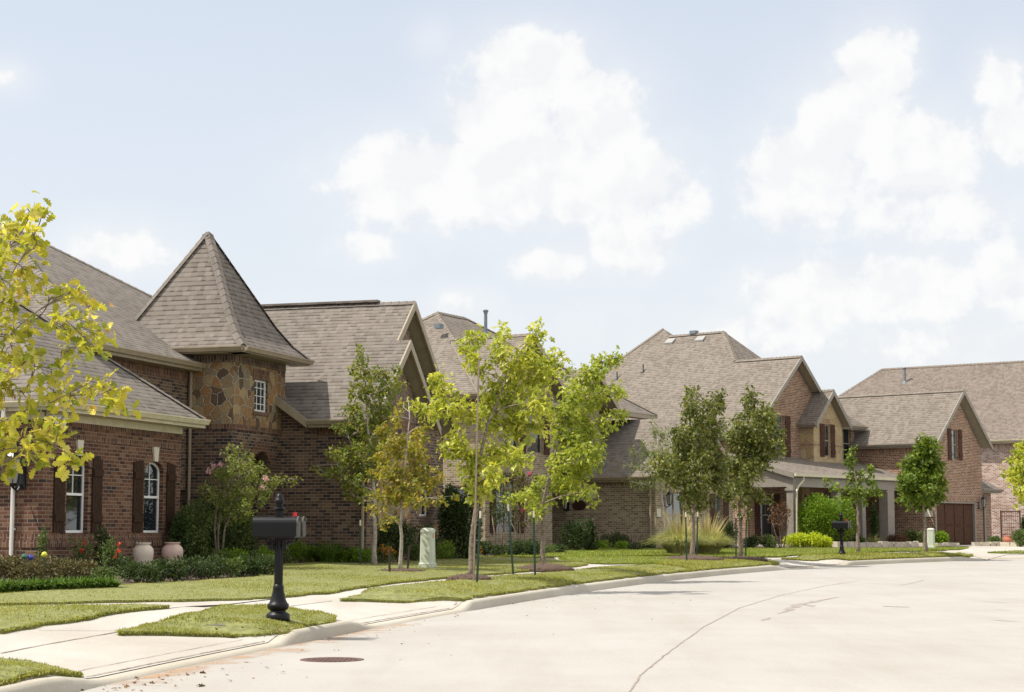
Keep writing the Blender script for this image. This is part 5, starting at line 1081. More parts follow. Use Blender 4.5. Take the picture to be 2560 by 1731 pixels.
# multi stemmed crape myrtles
def crape(label, stems, clumps, mat, leaf, dens, seed, flowers=(), fmat='fl_pink', tpl='simple', spread=.7):
    e = tree('crape_myrtle', label, stems[0], clumps, mat, tpl, leaf, dens, .03, 'flowering trees in the front beds', seed, spread, 'bark', cl=6, twigs=2)
    b = e.location; W = MB()
    for s in stems[1:]:
        W.tube([atY(x, y, b.y) - b + Vector((0, .1 * (i % 3 - 1) * (1 if i else 0), 0)) for i, (x, y) in enumerate(s)], [.03, .024, .016][:len(s)] if len(s) <= 3 else list(np.linspace(.03, .012, len(s))), 7)
    if W.v: W.build('stem', M['bark'], e, True)
    rng = np.random.default_rng(seed + 100)
    for (x, y, r) in flowers:
        c = np.array(atY(x, y, b.y - .3) - b); n = 46; P = c + rng.normal(0, r * b.y / FPX * .55, (n, 3)); V, T = leaves_arrays('simple', P, rng.normal(0, 1, (n, 3)), np.full(n, .05), rng); np_mesh('blossom', V, T, M[fmat], e)
    return e
crape('crape myrtle with pink blossoms before the stone tower', [[(548,1404),(546,1330),(560,1240),(580,1180)], [(553,1404),(562,1320),(600,1230)], [(543,1404),(536,1320),(540,1250)]],
      [(580,1125,24,10),(605,1135,20,12),(560,1175,26,18),(600,1165,34,24),(640,1175,30,20),(540,1195,20,14),(590,1205,40,24),(650,1205,32,18),(690,1200,20,12),(715,1203,18,8),(735,1200,8,5),(620,1240,44,26),(560,1260,34,24),(605,1275,36,22),(545,1300,30,22),(520,1230,24,20),(665,1230,20,14),(570,1235,22,16),(612,1285,18,14)], 'lf_crape', .085, 900, 31, ((533,1165,7),(523,1178,6),(664,1197,6),(656,1220,6),(552,1162,4)))
crape('crape myrtle with bronzed leaves and a few magenta blossoms near the second house entry', [[(1303,1378),(1300,1330),(1296,1270),(1290,1220)], [(1308,1378),(1312,1330),(1325,1280)], [(1300,1378),(1292,1335),(1270,1290)]],
      [(1290,1190,24,20),(1310,1205,30,24),(1285,1230,30,22),(1320,1240,28,24),(1340,1220,20,22),(1290,1270,26,18),(1320,1285,26,18),(1300,1305,26,14),(1280,1295,16,10),(1335,1300,16,10)], 'lf_crape2', .10, 330, 32, ((1324,1184,4),(1307,1275,4),(1268,1202,3)), 'fl_mag')
crape('dark multi stemmed small tree against the second house window', [[(1246,1382),(1245,1330),(1250,1270),(1248,1220)], [(1254,1382),(1256,1330),(1265,1280)], [(1240,1382),(1236,1330),(1230,1290)]],
      [(1250,1215,20,18),(1245,1245,28,22),(1262,1270,24,22),(1235,1280,22,20),(1255,1300,28,14),(1270,1240,16,18)], 'lf_shrub', .09, 460, 33)
crape('red tinged multi stemmed shrub by the first porch post', [[(1954,1374),(1950,1335),(1945,1295),(1940,1270)], [(1958,1374),(1966,1335),(1972,1300)], [(1951,1374),(1940,1340),(1930,1300)]],
      [(1940,1272,16,12),(1958,1265,16,12),(1950,1290,22,16),(1935,1298,14,14),(1968,1292,12,16),(1950,1312,20,10)], 'lf_red', .10, 460, 34)

# shrubs
SHRUBS = 'shrubs in the planting beds'
def bush(label, x, yt, yb, hw, mat, leaf=.06, dens=900, seed=0, tpl='simple', name='shrub', cat='shrub', lump=7, group=SHRUBS, flowers=None, nfl=0, flsize=.05, base=None, depth=.8):
    rng = np.random.default_rng(seed * 13 + int(x)); b = base if base is not None else front_of_house(x, yb)
    Y = b.y; H = max(.15, atY(x, yt, Y).z - b.z); rx = hw * 1.22 * Y / FPX; ry = rx * depth
    e = empty(name, b); tag(e, label, cat, group)
    P = []; D = []; W = MB()
    for k in range(lump):
        a = rng.uniform(0, 2 * math.pi); rr = rng.uniform(0, .68) if k else 0; c = np.array([rx * rr * math.cos(a), ry * rr * math.sin(a), H * rng.uniform(.34, .62)])
        rad = np.array([rx, ry, H]) * np.array([.46, .46, .42]) * rng.uniform(.75, 1.1)
        n = int(dens * 1.6 * (rad[0] * rad[2]) * 3.0) + 14
        q = rng.normal(0, 1, (n, 3)); q /= np.linalg.norm(q, axis=1)[:, None]; r = rng.random(n) ** .28
        p = c + q * r[:, None] * rad; P.append(p); D.append(q + rng.normal(0, .6, (n, 3)) + np.array([0, 0, .25]))
        W.tube([Vector((0, 0, -.05)), Vector(c * .6 + np.array([0, 0, H * .05])), Vector(c)], [.014, .01, .005], 5)
    P = np.vstack(P); D = np.vstack(D); P[:, 2] = np.abs(P[:, 2]) * .98 + .015
    V, T = leaves_arrays(tpl, P, D, leaf * rng.uniform(.6, 1.25, len(P)), rng, .5)
    W.build('stem', M['bark'], e); np_mesh('foliage', V, T, M[mat], e)
    if flowers:
        for k in range(nfl):
            a = rng.uniform(0, 2 * math.pi); u = rng.uniform(.1, .95); c = np.array([rx * .85 * math.sqrt(u) * math.cos(a), -abs(ry * .85 * math.sqrt(u) * math.sin(a)), H * (rng.uniform(.75, 1.0) - .35 * u)])
            n = 9; pp = c + rng.normal(0, flsize * .25, (n, 3)); V, T = leaves_arrays('simple', pp, rng.normal(0, 1, (n, 3)) + np.array([0, -.6, .6]), np.full(n, flsize), rng); np_mesh('blossom', V, T, M[flowers], e)
    return e
def tuft(label, x, yb, h, spread_, n, mat, seed, plumes=0, w=.012, name='ornamental_grass', group=SHRUBS, base=None, flat=.9):
    rng = np.random.default_rng(seed); b = base if base is not None else front_of_house(x, yb); e = empty(name, b); tag(e, label, 'grass', group)
    def blades(n, h, sp, w, hv, dr):
        V = []; T = []; seg = 5
        for k in range(n):
            a = rng.uniform(0, 2 * math.pi); r0 = rng.random() ** .5 * sp * .35; L = h * rng.uniform(*hv); out = rng.uniform(.05, 1) ** .8 * sp; dx, dy = math.cos(a), math.sin(a) * flat; i0 = len(V); sx, sy = -math.sin(a), math.cos(a)
            for i in range(seg + 1):
                t = i / seg; rr = r0 + out * t ** 1.6; z = L * (t - dr * (out / (sp + 1e-6)) * t * t * t); ww = w * (1 - t ** 2 * .9)
                p = np.array([dx * rr, dy * rr, z]); V += [p + np.array([sx * ww, sy * ww, 0]), p - np.array([sx * ww, sy * ww, 0])]
            for i in range(seg): q = i0 + 2 * i; T += [(q, q + 1, q + 3), (q, q + 3, q + 2)]
        return np.array(V), np.array(T)
    V, T = blades(n, h, spread_, w, (.6, 1.0), .62); np_mesh('blades', V, T, M[mat], e)
    if plumes: V, T = blades(plumes, h * 1.38, spread_ * .7, w * 1.7, (.7, 1.05), .12); np_mesh('plumes', V, T, M['lf_plume'], e)
    return e
def bed(name, poly, mat, dz=.02):
    poly = np.array(poly); B = []
    for i in range(len(poly)):
        a, b = poly[i], poly[(i + 1) % len(poly)]; n = max(1, int(np.linalg.norm(b - a) / .8)); B += [a + (b - a) * k / n for k in range(n)]
    B = np.array(B); mn, mx = B.min(0), B.max(0); gx, gy = np.meshgrid(np.arange(mn[0], mx[0], .8), np.arange(mn[1], mx[1], .8)); I = np.stack([gx.ravel(), gy.ravel()], 1); I = I[in_poly(I, B)]
    if len(I): I = I[np.sqrt(((I[:, None] - B[None]) ** 2).sum(2)).min(1) > .3]
    pts = np.vstack([B, I]); nb = len(B); v, e, f, *_ = delaunay_2d_cdt([Vector(p) for p in pts], [(i, (i + 1) % nb) for i in range(nb)], [list(range(nb))], 1, 1e-5)
    v = np.array([tuple(p) for p in v]); f = np.array([q for q in f if len(q) == 3]); a, b, c = v[f[:, 0]], v[f[:, 1]], v[f[:, 2]]
    ar = (b - a)[:, 0] * (c - a)[:, 1] - (b - a)[:, 1] * (c - a)[:, 0]; f = np.where((ar < 0)[:, None], f[:, ::-1], f)
    return tag(np_mesh(name, np.column_stack([v, base_h(v) + dz]), f, M[mat]), kind='structure')
def HL(hx, hy, phi, u, n):
    a = R(phi); return (hx + math.sin(a) * u + math.cos(a) * n, hy + math.cos(a) * u - math.sin(a) * n)
H1 = lambda u, n: HL(-8.96, 34.5, 17, u, n); H2 = lambda u, n: HL(3.3, 68, 29, u, n); H3 = lambda u, n: HL(19.9, 85, 40, u, n); H4 = lambda u, n: HL(25, 100, 36, u, n)
bed('planting_bed', LP((0,1488),(130,1480),(280,1467),(420,1459),(560,1452),(640,1446),(690,1414),(790,1409),(900,1403),(980,1394),(1100,1390),(1226,1390)) + [H1(19, 0.5), H1(18.3, 1.5), H1(12, 1.8), H1(11.6, -.2), H1(5.7, -.2), H1(0, .1), H1(-4, .1), (-12.3, 30)], 'mulch')
bed('planting_bed', LP((1228,1388),(1330,1391),(1300,1380),(1400,1376),(1500,1374),(1640,1373.5)) + [H2(7.5, 3.5), H2(7.5, 2.4), H2(0, 2.4), H2(-.1, -.5), H2(-7.6, -.5), H2(-9, 1)], 'mulch')
bed('planting_bed', LP((1840,1371.5),(2000,1371),(2150,1370.5),(2290,1370)) + [H3(-.4, 1.2), H3(-.2, -1.0), H3(-10.8, -.7), H3(-11.2, -4), H3(-13, -3)], 'mulch')
bed('driveway', LP((700,1490),(560,1506),(400,1516),(0,1518)) + [(-9.5, 22.2), (-14, 25), (-14, 29), (-11, 25.6)] + LP((0,1507),(420,1498)), 'concrete', .012)
bed('driveway', LP((2300,1378),(2431,1387),(2465,1398)) + [st_xy(1.0, kt(2465,1401) + 4), st_xy(1.0, kt(2465,1401) + 8)] + [H3(9, 4), H3(7, -.6), H3(5.1, -.2), H3(.2, .1), H3(0, 2)], 'concrete', .012)
bed('path', LP((1380,1388),(1470,1388.5),(1720,1390),(1790,1398),(1700,1402),(1560,1411),(1400,1402)), 'concrete', .014)

B1 = 'plants in the first bed'
bush('tall bronze ground cover at the left edge below the lantern', 30,1385,1452,50,'lf_brown',.07,800,1); bush('bronze ground cover under the yellow glass ball', 125,1392,1456,55,'lf_brown',.07,800,2); bush('bronze ground cover between the rose bushes and the leafy border', 215,1398,1460,48,'lf_brown',.07,800,3)
for k, (x, nm) in enumerate(((-8,'cut off by the left edge'),(14,'leftmost whole one of the row'),(36,'below the dark green glass ball'),(58,'in front of the blue glass ball'),(80,'right of the blue glass ball'),(102,'left of the yellow glass ball'),(124,'below the yellow glass ball'),(146,'right of the yellow glass ball'),(168,'left of the red rose bush'),(190,'in front of the red rose bush'),(212,'right of the red rose bush'),(234,'left of the coral rose bush'),(256,'in front of the coral rose bush'),(278,'rightmost of the row'))):
    tuft(f'broad leaved green border clump on the lawn edge, {nm}', x, 1485 - k * .75, .30, .26, 90, 'lf_blade', 40 + k, 0, .022, 'border_plant', 'border plants on the lawn edge')
bush('slim climbing rose against the corner of the garage wing', 108,1302,1400,16,'lf_shrub2',.05,900,4); bush('rose bush with red blooms under the first arched window', 200,1340,1412,26,'lf_shrub2',.05,700,5,flowers='fl_red',nfl=3,flsize=.06); bush('rose bush with coral blooms left of the clay jars', 275,1335,1448,34,'lf_shrub2',.05,800,6,flowers='fl_red',nfl=3,flsize=.055)
bush('dark shrub under the brick sill between the two arched windows', 256,1312,1400,26,'lf_shrub',.06,900,7); bush('low shrub in front of the left clay jar', 312,1378,1450,30,'lf_shrub',.06,800,8)
for k, (x, nm) in enumerate(((345,'in front of the left clay jar'),(405,'in front of the right clay jar'),(470,'just right of the clay jars'),(540,'under the pink crape myrtle'),(605,'left of the near mailbox post'),(660,'behind the near mailbox post'))):
    bush(f'low rounded dark hedge shrub {nm}', x, 1398 - k * 3, 1460 - k * 3.6, 42, 'lf_shrub', .05, 1100, 10 + k)
bush('tall dark shrub at the corner of the garage wing', 448,1290,1412,34,'lf_shrub',.07,900,20); bush('dark rounded shrub right of the right clay jar', 480,1340,1415,34,'lf_shrub2',.06,900,21); bush('large dark shrub filling the corner below the stone tower', 530,1235,1408,62,'lf_shrub',.07,700,22); bush('dark shrub behind the near mailbox under the arch', 612,1290,1402,44,'lf_shrub',.07,800,23)
bush('pale leaved shrub under the crape myrtle left of the mailbox', 535,1372,1425,36,'lf_shrub2',.05,900,24); bush('pale leaved shrub behind the near mailbox post', 625,1372,1420,42,'lf_shrub2',.05,900,25); bush('light green rounded shrub right of the near mailbox', 742,1352,1409,34,'lf_bright',.05,1000,26); bush('pale shrub between the mailbox and the arching grass plant', 700,1360,1411,30,'lf_shrub2',.05,900,27)
tuft('arching strap leaved plant before the brick wing wall', 822, 1406, .72, .72, 420, 'lf_blade', 51, 0, .016); bush('bright green ground cover left of the green maple trunk', 880,1368,1402,40,'lf_bright',.05,900,28)
bush('orange flowered lantana beside the green maple trunk', 965,1358,1396,36,'lf_shrub2',.05,900,29,flowers='fl_orange',nfl=12,flsize=.06); bush('orange flowered lantana behind the leaning lime oak', 1165,1362,1396,46,'lf_bright',.05,1000,30,flowers='fl_orange',nfl=26,flsize=.06); bush('small round shrub left of the pale green utility box', 1038,1356,1392,22,'lf_shrub2',.05,1000,31); bush('green shrub behind the pale green utility box', 1100,1352,1392,30,'lf_bright',.05,800,32)
bush('broad dark hedge under the front gable window', 1000,1290,1384,56,'lf_shrub',.07,800,33); bush('dark hedge right of the broad gable hedge', 1068,1310,1384,36,'lf_shrub',.07,800,34); bush('tall dark holly at the right corner of the tower house', 1138,1182,1386,50,'lf_shrub',.08,800,35,lump=12)
bush('dark low shrub left of the dark multi stemmed tree', 1215,1352,1390,36,'lf_shrub',.07,800,36); bush('dark low shrub under the crape myrtle with bronzed leaves', 1285,1350,1392,40,'lf_shrub',.07,800,37); bush('dark low shrub left of the fresh green oak trunk', 1335,1352,1392,30,'lf_shrub',.07,800,38)
bush('low green shrub right of the fresh green oak trunk', 1395,1358,1386,32,'lf_shrub',.07,800,39); bush('tall dark shrub against the tan brick wall by the plaque', 1440,1290,1380,36,'lf_shrub',.08,700,40); bush('dark upright shrub right of the tall shrub on the tan wall', 1475,1298,1380,18,'lf_shrub',.08,700,41)
bush('light green low shrub in front of the tan brick wing', 1508,1350,1376,26,'lf_bright',.07,800,42); bush('light green low shrub between the tan wing and the dark round shrub', 1556,1352,1376,24,'lf_bright',.07,800,43); bush('dark round shrub left of the straw coloured grass', 1620,1342,1374,24,'lf_shrub',.07,900,44); bush('dark shrub at the foot of the tan brick wing', 1540,1334,1374,30,'lf_shrub',.08,700,45)
tuft('large clump of straw coloured ornamental grass with tall plumes', 1700, 1389, 1.2, 1.15, 2800, 'lf_straw', 52, 120, .010); tuft('second clump of straw coloured grass leaning to the right', 1768, 1387, 1.1, 1.1, 2600, 'lf_straw', 53, 100, .010)
bush('dark shrub between the two dark oaks', 1812,1300,1374,30,'lf_shrub',.08,800,46); bush('dark low shrub left of the porch', 1880,1340,1374,22,'lf_shrub',.08,800,47); bush('mid green low shrub before the first porch post', 1922,1338,1374,26,'lf_shrub2',.08,800,48)
bush('big round bright green bush in front of the porch', 2052,1238,1352,68,'lf_bright',.09,700,49,lump=16); bush('chartreuse ground cover left of the far mailbox', 2008,1334,1370,40,'lf_chart',.11,600,50,lump=9); bush('smaller chartreuse ground cover touching the stone edging', 2055,1342,1370,32,'lf_chart',.11,600,51)
bush('dark shrub behind the far mailbox post', 2105,1328,1366,30,'lf_shrub',.08,700,52); tuft('pale grass tuft inside the stone edging', 2185, 1366, .75, .5, 200, 'lf_straw', 54); bush('low dark shrub right of the pale grass tuft', 2150,1340,1366,20,'lf_shrub2',.08,800,53); bush('rusty low shrub inside the stone edging', 2235,1336,1366,34,'lf_red',.08,800,54); bush('dark green shrub left of the egg shaped tree', 2285,1326,1366,28,'lf_shrub2',.09,800,55); bush('bright shrub behind the far utility box', 2352,1326,1366,24,'lf_bright',.10,800,56)
tuft('yellowed grass around the far utility box', 2330, 1372, .35, .5, 160, 'lf_straw', 55)
bush('leafy shrub below the wooden trellis', 2488,1340,1366,18,'lf_shrub2',.09,800,57); bush('grey green shrub at the right edge beside the clay urn', 2550,1320,1368,28,'lf_shrub2',.09,700,58); bush('dark tall shrub against the pink brick wall', 2562,1285,1360,10,'lf_shrub',.09,700,59); bush('slim dark conifer between the porch columns', 2187,1258,1340,12,'lf_shrub',.08,900,60)

# ------------------------------------------------------------------ mulch rings, stakes
def mound(label, x, y, r, h=.1):
    b = G(x, y, True); rng = np.random.default_rng(int(x)); m = MB(); m.lathe([(r, -.06), (r * .85, h * .35), (r * .5, h * .8), (.02, h)], 20)
    e = m.build('mulch_ring', M['mulch'], None, True, loc=b); tag(e, label, 'mulch', 'mulch rings round the trees')
    n = int(420 * r); a = rng.uniform(0, 2 * math.pi, n); q = np.sqrt(rng.random(n)) * r; P = np.column_stack([np.cos(a) * q, np.sin(a) * q, h * (1 - (q / r) ** 1.6) + .004]); V, T = leaves_arrays('narrow', P, rng.normal(0, 1, (n, 3)) * np.array([1, 1, .25]), rng.uniform(.05, .11, n), rng, 2.0); np_mesh('bark_chips', V, T, M['mulchchip'], e)
M['mulchchip'] = leaf_mat('bark chips', [(0, (.05, .03, .02)), (.6, (.12, .075, .05)), (1, (.22, .15, .10))], .05, .9)
mound('mulch ring at the foot of the leaning lime oak', 1173,1447,.5); mound('wide mulch mound under the fresh green oak', 1362,1424,.75,.15); mound('broad mulch mound under the tall green maple', 936,1392,1.25,.2); mound('thin mulch ring under the orange maple', 1001,1427,.55,.05); mound('mulch ring under the dark oak nearest the grass plumes', 1731,1398,1.0,.12); mound('mulch ring under the dark oak with three limbs', 1851,1397,.9,.08)
M['stakegreen'] = simple('green painted steel post', (.018, .05, .032), .5); M['staketop'] = simple('bare pale post top', (.62, .56, .44), .6); M['stakebrown'] = simple('brown painted steel post', (.05, .028, .02), .6); M['stakewood'] = simple('weathered wood stake', (.30, .24, .18), .9)
def stake(label, x0, y0, x1, y1, base=None, body='stakegreen', top=True, r=.022, Y=None):
    b = G(x1, y1) if Y is None else atY(x1, y1, Y); p = atY(x0, y0, b.y) - b; m = MB(); d = p.normalized(); L = p.length; k = .14 if top else 0
    w = Vector((0, 1, 0))
    for s in (0, 1):
        a, c = (Vector((0, 0, -.1)), d * (L - k))
        o1, o2 = (Vector((r, 0, 0)), Vector((0, .006, 0))) if s == 0 else (Vector((.006, 0, 0)), Vector((0, -r * 1.5, 0)))
        m.hull8([a - o1 - abs(o2.y) * w, a + o1 - abs(o2.y) * w, a + o1 + (abs(o2.y) if s == 0 else 0) * w, a - o1 + (abs(o2.y) if s == 0 else 0) * w, c - o1 - abs(o2.y) * w, c + o1 - abs(o2.y) * w, c + o1 + (abs(o2.y) if s == 0 else 0) * w, c - o1 + (abs(o2.y) if s == 0 else 0) * w])
    for q in np.arange(.25, L - k, .18): m.box(d * q + Vector((-.008, -r * 1.9, -.02)), d * q + Vector((.008, -r * 1.4, .02)))
    e = m.build('tree_stake', M[body], None, loc=b); tag(e, label, 'stake', 'stakes beside the young trees')
    if top:
        t = MB(); c = d * (L - k); t.hull8([c + Vector((sx * r * .9, sy * r * .9, 0)) for sx, sy in ((-1, -1), (1, -1), (1, 1), (-1, 1))] + [d * L + Vector((sx * r * .9, sy * r * .9, 0)) for sx, sy in ((-1, -1), (1, -1), (1, 1), (-1, 1))]); t.build('post_top', M['staketop'], e)
stake('green stake left of the tall green maple', 901,1300,901,1411); stake('green stake right of the tall green maple', 962,1325,962,1393,top=False); stake('short brown stake left of the orange maple', 974,1368,974,1430,body='stakebrown',top=False); stake('short brown stake leaning right of the orange maple', 1024,1365,1018,1426,body='stakebrown',top=False)
stake('dark green stake right of the leaning lime oak', 1201,1278,1192,1455); stake('tall weathered wood stake along the leaning lime oak trunk', 1197,900,1184,1452,body='stakewood',top=False,r=.018); stake('leaning green stake between the two bright oaks', 1270,1262,1284,1437); stake('green stake left of the fresh green oak', 1334,1278,1338,1438)
stake('green stake left of the dark oak nearest the grass', 1714,1281,1717,1402); stake('green stake right of the dark oak nearest the grass', 1744,1281,1742,1397); stake('green stake left of the dark oak with three limbs', 1840,1284,1840,1398); stake('short green stake right of the dark oak with three limbs', 1866,1300,1864,1394,top=False)

# ------------------------------------------------------------------ mailboxes
M['mailblack'] = simple('black powder coat', (.004, .004, .005), .42, var=.15, spec=.22); M['maildoor'] = simple('weathered grey door edge', (.055, .052, .038), .7, var=.35, scale=25); M['flag'] = simple('red flag', (.55, .03, .035), .5)
def mailbox(label, b, rot, s=1.0):
    e = empty('mailbox', b, rot); e.scale = (s, s, s); tag(e, label, 'mailbox', 'black post mailboxes by the kerb')
    m = MB(); m.lathe([(.15, -.08), (.15, .015), (.135, .035), (.10, .055), (.098, .075), (.125, .09), (.137, .12), (.135, .155), (.12, .162), (.112, .175), (.096, .21), (.082, .27), (.068, .335), (.07, .35), (.07, .372), (.058, .385), (.056, .40)], 24, flute=.0)
    m.build('post_base', M['mailblack'], e, True)
    m = MB(); m.lathe([(.056, .39), (.054, 1.36)], 24, flute=.12, nfl=12); m.lathe([(.06, 1.33), (.075, 1.345), (.075, 1.36), (.05, 1.375)], 20); m.build('post', M['mailblack'], e)
    m = MB(); m.lathe([(.03, 1.37), (.045, 1.385), (.038, 1.40), (.058, 1.425), (.064, 1.455), (.055, 1.475), (.05, 1.48), (.046, 1.51), (.028, 1.54), (.004, 1.555)], 20); m.build('finial', M['mailblack'], e, True)
    m = MB(); m.box((-.20, -.2, .985), (.24, .02, 1.005)); m.box((-.20, .02, .985), (.24, .34, 1.005))
    for y in (-.12, .2): m.tube([(-.16, y, .985), (-.13, y, .93), (-.06, y * .3, .90), (0, 0, .88)], .012, 6); m.tube([(.2, y, .985), (.17, y, .93), (.08, y * .3, .90), (0, 0, .88)], .012, 6)
    m.box((-.12, -.07, .84), (-.055, -.03, .96)); m.box((.06, -.07, .84), (.11, -.03, .96)); m.build('bracket', M['mailblack'], e)
    for y0 in (-.13, .2):
        m = MB(); L0, L1, hw, z0, zs = -.30, .27, .082, 1.005, 1.165
        sec = [(-hw, z0), (hw, z0), (hw, zs)] + [(hw * math.cos(t), zs + .085 * math.sin(t)) for t in np.linspace(.25, math.pi - .25, 9)] + [(-hw, zs)]
        n = len(sec)
        for i in range(n):
            (y1, z1), (y2, z2) = sec[i], sec[(i + 1) % n]; m.poly([(L0, y0 + y1, z1), (L1, y0 + y1, z1), (L1, y0 + y2, z2), (L0, y0 + y2, z2)])
        m.poly([(L0, y0 + y, z) for y, z in sec], 0, False, (-1, 0, 0)); bx = m.build('box', M['mailblack'], e)
        d = MB(); ring = [(y0 + y * 1.06, (z - 1.09) * 1.05 + 1.09) for y, z in sec]
        d.poly([(L1 + .016, y, z) for y, z in ring], 0, False, (1, 0, 0)); d.poly([(L1 - .004, y, z) for y, z in ring], 0, False, (-1, 0, 0))
        for i in range(n): (a, b1), (c, d1) = ring[i], ring[(i + 1) % n]; d.poly([(L1 - .004, a, b1), (L1 + .016, a, b1), (L1 + .016, c, d1), (L1 - .004, c, d1)])
        d.box((L1 + .016, y0 - .012, 1.2), (L1 + .045, y0 + .012, 1.245)); d.build('box_door', M['maildoor'], bx)
        f = MB(); f.box((.11, y0 + hw + .003, 1.13), (.13, y0 + hw + .012, 1.312)); f.box((.11, y0 + hw + .003, 1.262), (.168, y0 + hw + .013, 1.312)) if y0 > 0 else f.box((.10, y0 + hw + .003, 1.16), (.15, y0 + hw + .012, 1.18)); f.build('flag', M['flag'] if y0 > 0 else M['mailblack'], bx)
    return e
b = atY(695, 1541, 23.0); mailbox('black double mailbox on the grass island nearest the camera', b, R(-5))
b = atY(2105, 1393, 63.3); mailbox('black double mailbox far down the street by the chartreuse plants', b, R(-20), 1.0)

# ------------------------------------------------------------------ utility boxes, jars, glass balls, edging, trellis, urn, covers, litter
M['utility'] = simple('pale green plastic', (.46, .49, .39), .5, var=.06); M['sticker'] = simple('faded orange sticker', (.50, .16, .08), .6)
def utility(label, x, yb, yt, w):
    b = G(x, yb); H = (yb - yt) * b.y / FPX; hw = w * b.y / FPX / 2; e = empty('utility_box', b, R(-20)); tag(e, label, 'utility box', 'pale green utility boxes')
    def ring(k, z, ch=.3): a = hw * k; c = a * ch; return [(x, y, z) for x, y in ((a, -a + c), (a, a - c), (a - c, a), (-a + c, a), (-a, a - c), (-a, -a + c), (-a + c, -a), (a - c, -a))][::1]
    def loft(m, rs):
        for r0, r1 in zip(rs[:-1], rs[1:]):
            for i in range(8): j = (i + 1) % 8; m.poly([r0[i], r0[j], r1[j], r1[i]])
        m.poly(rs[-1], 0, False, (0, 0, 1))
    m = MB(); loft(m, [ring(1.13, -.1), ring(1.13, H * .10), ring(1.06, H * .115)]); m.build('base', M['utility'], e)
    m = MB(); loft(m, [ring(1.0, H * .10), ring(.90, H * .90)]); m.build('body', M['utility'], e)
    m = MB(); loft(m, [ring(.95, H * .88), ring(.95, H * .93), ring(.85, H * .965), ring(.55, H * .99), ring(.15, H)]); m.build('cap', M['utility'], e)
    s = MB(); s.box((hw * .915, -hw * .3, H * .74), (hw * .935, hw * .1, H * .86)); s.build('sticker', M['sticker'], e)
utility('pale green utility box with an orange sticker in the near lawn', 1069,1419,1321,33); utility('pale utility box far off beside the egg shaped tree', 2328,1371,1321,18)
M['jar'] = simple('weathered clay glaze', (.50, .36, .30), .75, var=.18, scale=5); M['jarpale'] = simple('pale weathered clay glaze', (.56, .47, .38), .75, var=.15, scale=5); M['terra'] = simple('terracotta', (.36, .13, .07), .8, var=.2)
def jar(label, x, yb, yt, w, mat):
    b = front_of_house(x, yb, .75); H = atY(x, yt, b.y).z - b.z; r = w * b.y / FPX / 2; m = MB()
    m.lathe([(.50 * r, 0), (.56 * r, .03 * H), (.80 * r, .3 * H), (.97 * r, .55 * H), (r, .68 * H), (.93 * r, .80 * H), (.74 * r, .88 * H), (.60 * r, .92 * H), (.60 * r, .94 * H), (.72 * r, .96 * H), (.74 * r, .99 * H), (.68 * r, H), (.56 * r, .985 * H), (.5 * r, .9 * H)], 32)
    return tag(m.build('clay_jar', M[mat], None, True, loc=b), label, 'jar', 'tall clay jars by the garage wing')
jar('pale cream clay jar under the second arched window', 357,1428,1357,52,'jarpale'); jar('pinkish clay jar at the corner of the garage wing', 430,1422,1356,54,'jar')
def gball(label, x, y, col):
    b = G(x, 1466, False); p = atY(x, y, b.y) - b; m = MB(); m.tube([(0, 0, -.05), p], .006, 6); e = m.build('garden_stake', M['stakegreen'], None, loc=b); tag(e, label, 'garden ornament', 'glass balls on stakes')
    mt, t, bs = newmat('coloured glass'); bs.inputs['Base Color'].default_value = (*col, 1); bs.inputs['Roughness'].default_value = .05; bs.inputs['Specular IOR Level'].default_value = .9
    g = MB(); g.lathe([(.001, -.05)] + [(.05 * math.cos(a), .05 * math.sin(a)) for a in np.linspace(-1.4, 1.4, 11)] + [(.001, .05)], 18, c=p); g.build('glass_ball', mt, e, True)
gball('dark green glass ball on a stake in the first bed', 61,1392,(.01,.09,.06)); gball('deep blue glass ball on a stake in the first bed', 77,1394,(.012,.02,.22)); gball('yellow glass ball on a stake in the first bed', 111,1387,(.55,.5,.03))
def edging(label, pts, h, seed):
    rng = random.Random(seed); e = empty('stone_edging', (pts[0][0], pts[0][1], gz(*pts[0], False))); tag(e, label, 'edging', 'low stone edging along the beds'); o = Vector(e.location); m = MB()
    for a, b in zip(pts[:-1], pts[1:]):
        a, b = np.array(a), np.array(b); L = np.linalg.norm(b - a); d = (b - a) / L; nn = np.array([d[1], -d[0]]); q = 0
        while q < L:
            w = rng.uniform(.3, .62); p0, p1 = a + d * q, a + d * min(L, q + w - .03); hh = h * rng.uniform(.85, 1.1); t = .12 + rng.uniform(0, .03); z = gz(*p0, False) - .05
            c = [tuple(p0 + nn * t), tuple(p1 + nn * t), tuple(p1 - nn * t), tuple(p0 - nn * t)]
            m.hull8([Vector((x, y, z)) - o for x, y in c] + [Vector((x * .97 + .03 * c[(i + 2) % 4][0], y * .97 + .03 * c[(i + 2) % 4][1], z + hh + .05)) - o for i, (x, y) in enumerate(c)]); q += w
    m.build('stones', M['edgestone'], e)
M['edgestone'] = simple('pale limestone blocks', (.45, .40, .31), .9, var=.3, scale=2.2, bump=.4)
ep = lambda *p: [tuple(G(x, y, False))[:2] for x, y in p]
edging('grey stone edging before the porch bed', ep((2087,1369.5),(2160,1369),(2290,1368)), .24, 1); edging('low stone edging left of the brown garage door', ep((2300,1367.5),(2393,1366)), .16, 2); edging('pale stone edging right of the driveway', ep((2432,1366.5),(2500,1366.5),(2600,1368)), .2, 3)
M['trelliswood'] = simple('brown trellis wood', (.10, .045, .03), .7)
tb = G(2528, 1364, False); e = empty('trellis', tb, -R(15)); tag(e, 'brown wooden trellis panel before the pink brick wall', 'trellis')
P0 = MB()
for x in (-.44, .44):
    p = MB(); p.box((x - .04, -.04, -.1), (x + .04, .04, 1.68)); p.build('post', M['trelliswood'], e)
